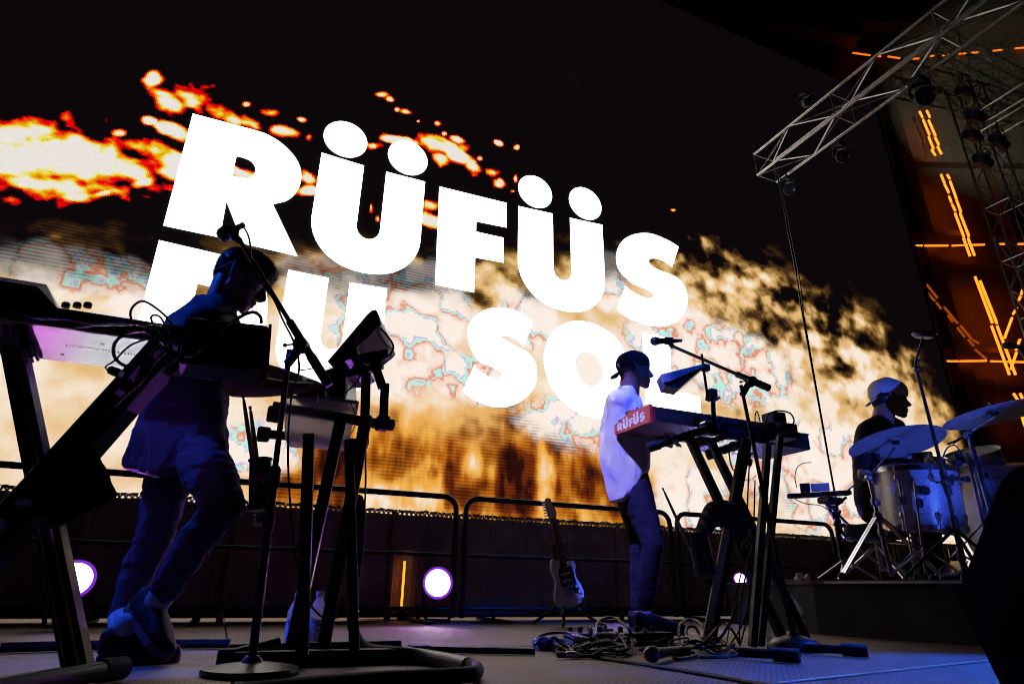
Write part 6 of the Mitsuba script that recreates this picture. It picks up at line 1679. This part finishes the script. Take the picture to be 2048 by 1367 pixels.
upR = unit(anR - (heelR + (toeR - heelR) * 0.25))
shoe(p1, heelR, toeR, upR, 0.92)

# ------------------------------------------------------------------ the musician in the white shirt
p2 = thing('person', 'musician in a white long sleeved shirt and backward black cap playing the red keyboard', 'person')
hc2 = at(1270, 742, 3.93)
f2_ = V3(1.0, 0.05, -0.02)
hg, W2, ax2 = headgroups(hc2, f2_, Z, 1.0)
nb2 = at(1258, 786, 3.93)
sR, sL = at(1235, 808, 3.81), at(1254, 804, 4.12)
eR, wR = at(1236, 884, 3.84), at(1306, 884, 3.88)
eL, wL = at(1275, 890, 4.18), at(1325, 868, 4.05)
hR, kR, aR = at(1272, 985, 3.86), at(1306, 1085, 3.80), at(1290, 1212, 3.90)
hL, kL, aL = at(1262, 985, 4.02), at(1280, 1085, 4.02), at(1276, 1212, 4.06)
g = list(hg)
g += chain((W2(-0.03, 0, -0.03), 0.066), (nb2, 0.068), (at(1252, 850, 3.93), 0.09))
g += [[(sR, 0.05), (sL, 0.05), (at(1250, 860, 3.93), 0.1)], [(at(1250, 860, 3.93), 0.1), (at(1255, 930, 3.93), 0.1)], [(at(1255, 930, 3.93), 0.1), (hR, 0.085), (hL, 0.085)]]
g += chain((sR, 0.05), (eR, 0.038), (eR * 0.5 + wR * 0.5, 0.035), (wR, 0.025)) + chain((sL, 0.05), (eL, 0.038), (wL, 0.025))
g += handgroups(wR, V3(0.8, -0.5, 0.05), V3(0.1, 0, -1), V3(-0.3, 0.6, 0.2), 1.0, 0.5) + handgroups(wL, V3(0.8, -0.6, 0.0), V3(0.1, 0, -1), V3(-0.3, -0.7, 0.2), 1.0, 0.5)
g += chain((hR, 0.08), (kR, 0.05), (aR, 0.034), (aR - Z * 0.12 + V3(0.02, 0, 0), 0.032)) + chain((hL, 0.08), (kL, 0.05), (aL, 0.034), (aL - Z * 0.12 + V3(0.02, 0, 0), 0.032))
obj(p2, 'body', blend(g, 0.013, 3), SKINDARK, smooth=True)
eyes(p2, W2)
obj(p2, 'hair', wrinkle(blend([[(W2(-0.055, 0, -0.01), 0.055), (W2(-0.04, 0.02, 0.02), 0.062), (W2(-0.04, -0.02, 0.02), 0.062)]], 0.01, 2), 0.004, 60), HAIR, smooth=True)
capg = blend([[(W2(0.02, 0, 0.056), 0.083), (W2(-0.042, 0, 0.046), 0.087), (W2(-0.01, 0, 0.076), 0.072)]], 0.01, 2, cut=[[(W2(0.25, 0.15, -0.11), 0.115), (W2(0.25, -0.15, -0.11), 0.115), (W2(-0.2, 0.15, -0.15), 0.115), (W2(-0.2, -0.15, -0.15), 0.115)]])
cp = obj(p2, 'cap', capg, CAPBLACK, smooth=True)
brim = np.array([[W2(-0.1 - 0.068 * math.cos(a) * k, 0.075 * math.sin(a) * (0.75 + 0.25 * k), 0.0 - 0.052 * k * math.cos(a) - 0.018 * math.sin(a) ** 2) for a in np.linspace(-1.45, 1.45, 7)] for k in (0.0, 0.5, 1.0)])
obj(cp, 'brim', sheet(brim, 0.004, 4), CAPBLACK, smooth=True)
obj(cp, 'patch', obox(W2(-0.118, -0.045, 0.02), (0.03, 0.004, 0.022), unit(ax2[0] * 0.6 - ax2[1] * -0.5), unit(ax2[1]), Z), WHITE, smooth=False)
sg = [[(sR, 0.078), (sL, 0.078), (at(1254, 786, 3.93), 0.068), (at(1228, 860, 3.93), 0.09), (at(1272, 862, 3.92), 0.08)],
      [(at(1228, 860, 3.93), 0.09), (at(1272, 862, 3.92), 0.085), (sR, 0.06), (at(1226, 935, 3.84), 0.075), (at(1226, 935, 4.02), 0.075), (at(1274, 930, 3.84), 0.07), (at(1274, 930, 4.0), 0.07)],
      [(at(1226, 935, 3.84), 0.075), (at(1226, 935, 4.02), 0.075), (at(1274, 930, 3.84), 0.07), (at(1274, 930, 4.0), 0.07), (at(1224, 998, 3.84), 0.02), (at(1224, 998, 4.04), 0.02), (at(1244, 992, 3.79), 0.018), (at(1286, 940, 3.80), 0.022), (at(1286, 940, 4.04), 0.022)]]
sg += chain((sR, 0.075), (at(1232, 856, 3.82), 0.062), (eR, 0.055), (eR * 0.82 + wR * 0.18, 0.05)) + chain((sL, 0.075), (eL, 0.058), (eL * 0.7 + wL * 0.3, 0.05))
obj(p2, 'shirt', wrinkle(wrinkle(blend(sg, 0.012, 6), 0.021, 5.5, (1, 1, 0.45), 8), 0.006, 15, (1, 1, 0.5), 5), COTTON, smooth=True)
jg = [[(hR, 0.1), (hL, 0.1), (at(1264, 950, 3.93), 0.1)]] + chain((hR, 0.1), (hR * 0.5 + kR * 0.5, 0.084), (kR, 0.064), (kR * 0.5 + aR * 0.5, 0.056), (aR, 0.045)) + chain((hL, 0.1), (hL * 0.5 + kL * 0.5, 0.084), (kL, 0.064), (kL * 0.5 + aL * 0.5, 0.056), (aL, 0.045))
obj(p2, 'trousers', wrinkle(wrinkle(blend(jg, 0.012, 6), 0.005, 11, (0.5, 0.5, 1.6), 2), 0.0025, 30, (0.5, 0.5, 1.6), 4), PANTS, smooth=True)
for a_, gx_ in ((aR, 1262), (aL, 1256)):
    hgx = V3(a_[0] - 0.065, a_[1] - 0.0, 0.002)
    obj(p2, 'sock', blend(chain((a_ - Z * 0.0, 0.038), (V3(a_[0], a_[1], 0.1), 0.036)), 0.014, 2), SOCK, smooth=True)
    shoe(p2, hgx, hgx + unit(V3(1, -0.18, 0)) * 0.29, Z, 1.05)

# ------------------------------------------------------------------ the drummer
p3 = thing('person', 'drummer in black with a backward white cap seated behind the cymbals', 'person')
hc3 = at(1780, 800, 3.98)
f3_ = V3(math.cos(0.15), -math.sin(0.22), -0.10)
hg, W3, ax3 = headgroups(hc3, f3_, unit(Z + V3(0.06, 0, 0)), 1.0)
nb3 = at(1766, 836, 4.0)
sR, sL = at(1740, 866, 3.86), at(1786, 858, 4.2)
eR, wR = at(1728, 950, 3.82), at(1812, 926, 3.90)
eL, wL = at(1800, 935, 4.3), at(1850, 920, 4.15)
hR, kR, aR = at(1752, 1018, 3.98), at(1850, 1025, 3.92), at(1870, 1140, 3.95)
hL, kL, aL = at(1748, 1018, 4.2), at(1835, 1020, 4.3), at(1850, 1130, 4.3)
g = list(hg)
g += chain((W3(-0.028, 0, -0.03), 0.064), (nb3, 0.066), (at(1752, 900, 4.02), 0.09))
g += [[(sR, 0.05), (sL, 0.05), (at(1752, 920, 4.03), 0.1)], [(at(1752, 920, 4.03), 0.1), (hR, 0.09), (hL, 0.09)]]
g += chain((sR, 0.05), (eR, 0.038), (wR, 0.026)) + chain((sL, 0.05), (eL, 0.038), (wL, 0.026))
g += handgroups(wR, V3(1, -0.1, 0.05), V3(0.0, 0.1, -1), V3(0, 1, 0.4), 1.0, 1.25) + handgroups(wL, V3(1, -0.5, 0.05), V3(0.0, 0.1, -1), V3(0, -1, 0.4), 1.0, 1.25)
g += chain((hR, 0.085), (kR, 0.055), (aR, 0.036)) + chain((hL, 0.085), (kL, 0.055), (aL, 0.036))
obj(p3, 'body', blend(g, 0.013, 3), SKIN, smooth=True)
eyes(p3, W3)
obj(p3, 'hair', wrinkle(blend([[(W3(-0.06, 0, -0.025), 0.05), (W3(-0.045, 0.025, 0.01), 0.06), (W3(-0.045, -0.025, 0.01), 0.06), (W3(-0.01, 0.052, 0.02), 0.032), (W3(-0.01, -0.052, 0.02), 0.032)]], 0.01, 2), 0.004, 60), HAIR, smooth=True)
capg = blend([[(W3(0.03, 0, 0.062), 0.082), (W3(-0.042, 0, 0.056), 0.088), (W3(-0.01, 0, 0.086), 0.074), (W3(-0.07, 0, 0.03), 0.06)]], 0.01, 2, cut=[[(W3(0.25, 0.15, -0.075), 0.12), (W3(0.25, -0.15, -0.075), 0.12), (W3(-0.2, 0.15, -0.135), 0.12), (W3(-0.2, -0.15, -0.135), 0.12)]])
cp3 = obj(p3, 'cap', wrinkle(capg, 0.003, 30), CAPWHITE, smooth=True)
brim = np.array([[W3(-0.1 - 0.05 * math.cos(a) * k, 0.075 * math.sin(a) * (0.75 + 0.25 * k), 0.005 - 0.045 * k * math.cos(a) - 0.018 * math.sin(a) ** 2) for a in np.linspace(-1.45, 1.45, 7)] for k in (0.0, 0.5, 1.0)])
obj(cp3, 'brim', sheet(brim, 0.004, 4), CAPWHITE, smooth=True)
sg = [[(sR, 0.08), (sL, 0.08), (at(1766, 846, 4.02), 0.062), (at(1740, 915, 4.02), 0.1), (at(1775, 920, 4.0), 0.09)],
      [(at(1740, 915, 4.02), 0.1), (at(1775, 920, 4.0), 0.09), (at(1745, 1000, 3.98), 0.1), (at(1748, 1000, 4.18), 0.1)]]
sg += chain((sR, 0.076), (eR * 0.75 + sR * 0.25, 0.062)) + chain((sL, 0.076), (eL * 0.75 + sL * 0.25, 0.062))
obj(p3, 'shirt', wrinkle(wrinkle(blend(sg, 0.015, 6), 0.01, 8, (1, 1, 0.5), 3), 0.004, 26, (1, 1, 0.6), 5), 'mat_black_shirt', smooth=True)
jg = [[(hR, 0.1), (hL, 0.1)]] + chain((hR, 0.1), (kR, 0.075), (aR, 0.05)) + chain((hL, 0.1), (kL, 0.075), (aL, 0.05))
obj(p3, 'trousers', wrinkle(blend(jg, 0.016, 5), 0.007, 15, (0.6, 0.6, 1.6), 2), PANTS, smooth=True)
for a_ in (aR, aL):
    hgx = V3(a_[0] - 0.06, a_[1], RH + 0.003)
    obj(p3, 'sock', blend(chain((a_, 0.04), (V3(a_[0], a_[1], RH + 0.1), 0.038)), 0.016, 2), SOCK, smooth=True)
    shoe(p3, hgx, hgx + V3(0.27, -0.06, 0), Z, 1.0)
th = thing('drum_throne', 'round black drum throne under the drummer', 'stool')
tc = (hR + hL) / 2
tc = V3(tc[0] - 0.03, tc[1], tc[2] - 0.10)
obj(th, 'seat', lathe([(0.002, -0.09), (0.165, -0.085), (0.18, -0.06), (0.175, -0.01), (0.15, 0.0), (0.002, 0.004)], tc, tc + Z, 32), CAPBLACK)
obj(th, 'post', rod(V3(tc[0], tc[1], RH + 0.06), tc - Z * 0.08, 0.016), CHROME)
for a in (0.4, 2.5, 4.6):
    obj(th, 'leg', rod(V3(tc[0], tc[1], RH + 0.22), V3(tc[0] + 0.26 * math.cos(a), tc[1] + 0.26 * math.sin(a), RH + 0.012), 0.01), CHROME)
for (w_, to, lab) in ((wR, V3(1, -0.25, 0.02), 'drumstick in the drummer\'s right hand'), (wL, V3(1, -0.5, -0.05), 'drumstick in the drummer\'s left hand')):
    s = thing('drumstick', lab, 'drumstick')
    d_ = unit(to)
    c = w_ + V3(0.08, -0.01, -0.02)
    obj(s, 'shaft', lathe([(0.003, 0), (0.0073, 0.004), (0.0073, 0.28), (0.0055, 0.37), (0.003, 0.39)], c - d_ * 0.1, c + d_, 12), STICK)
    obj(s, 'tip', lathe([(0.003, 0.388), (0.0058, 0.395), (0.001, 0.404)], c - d_ * 0.1, c + d_, 12), STICK)
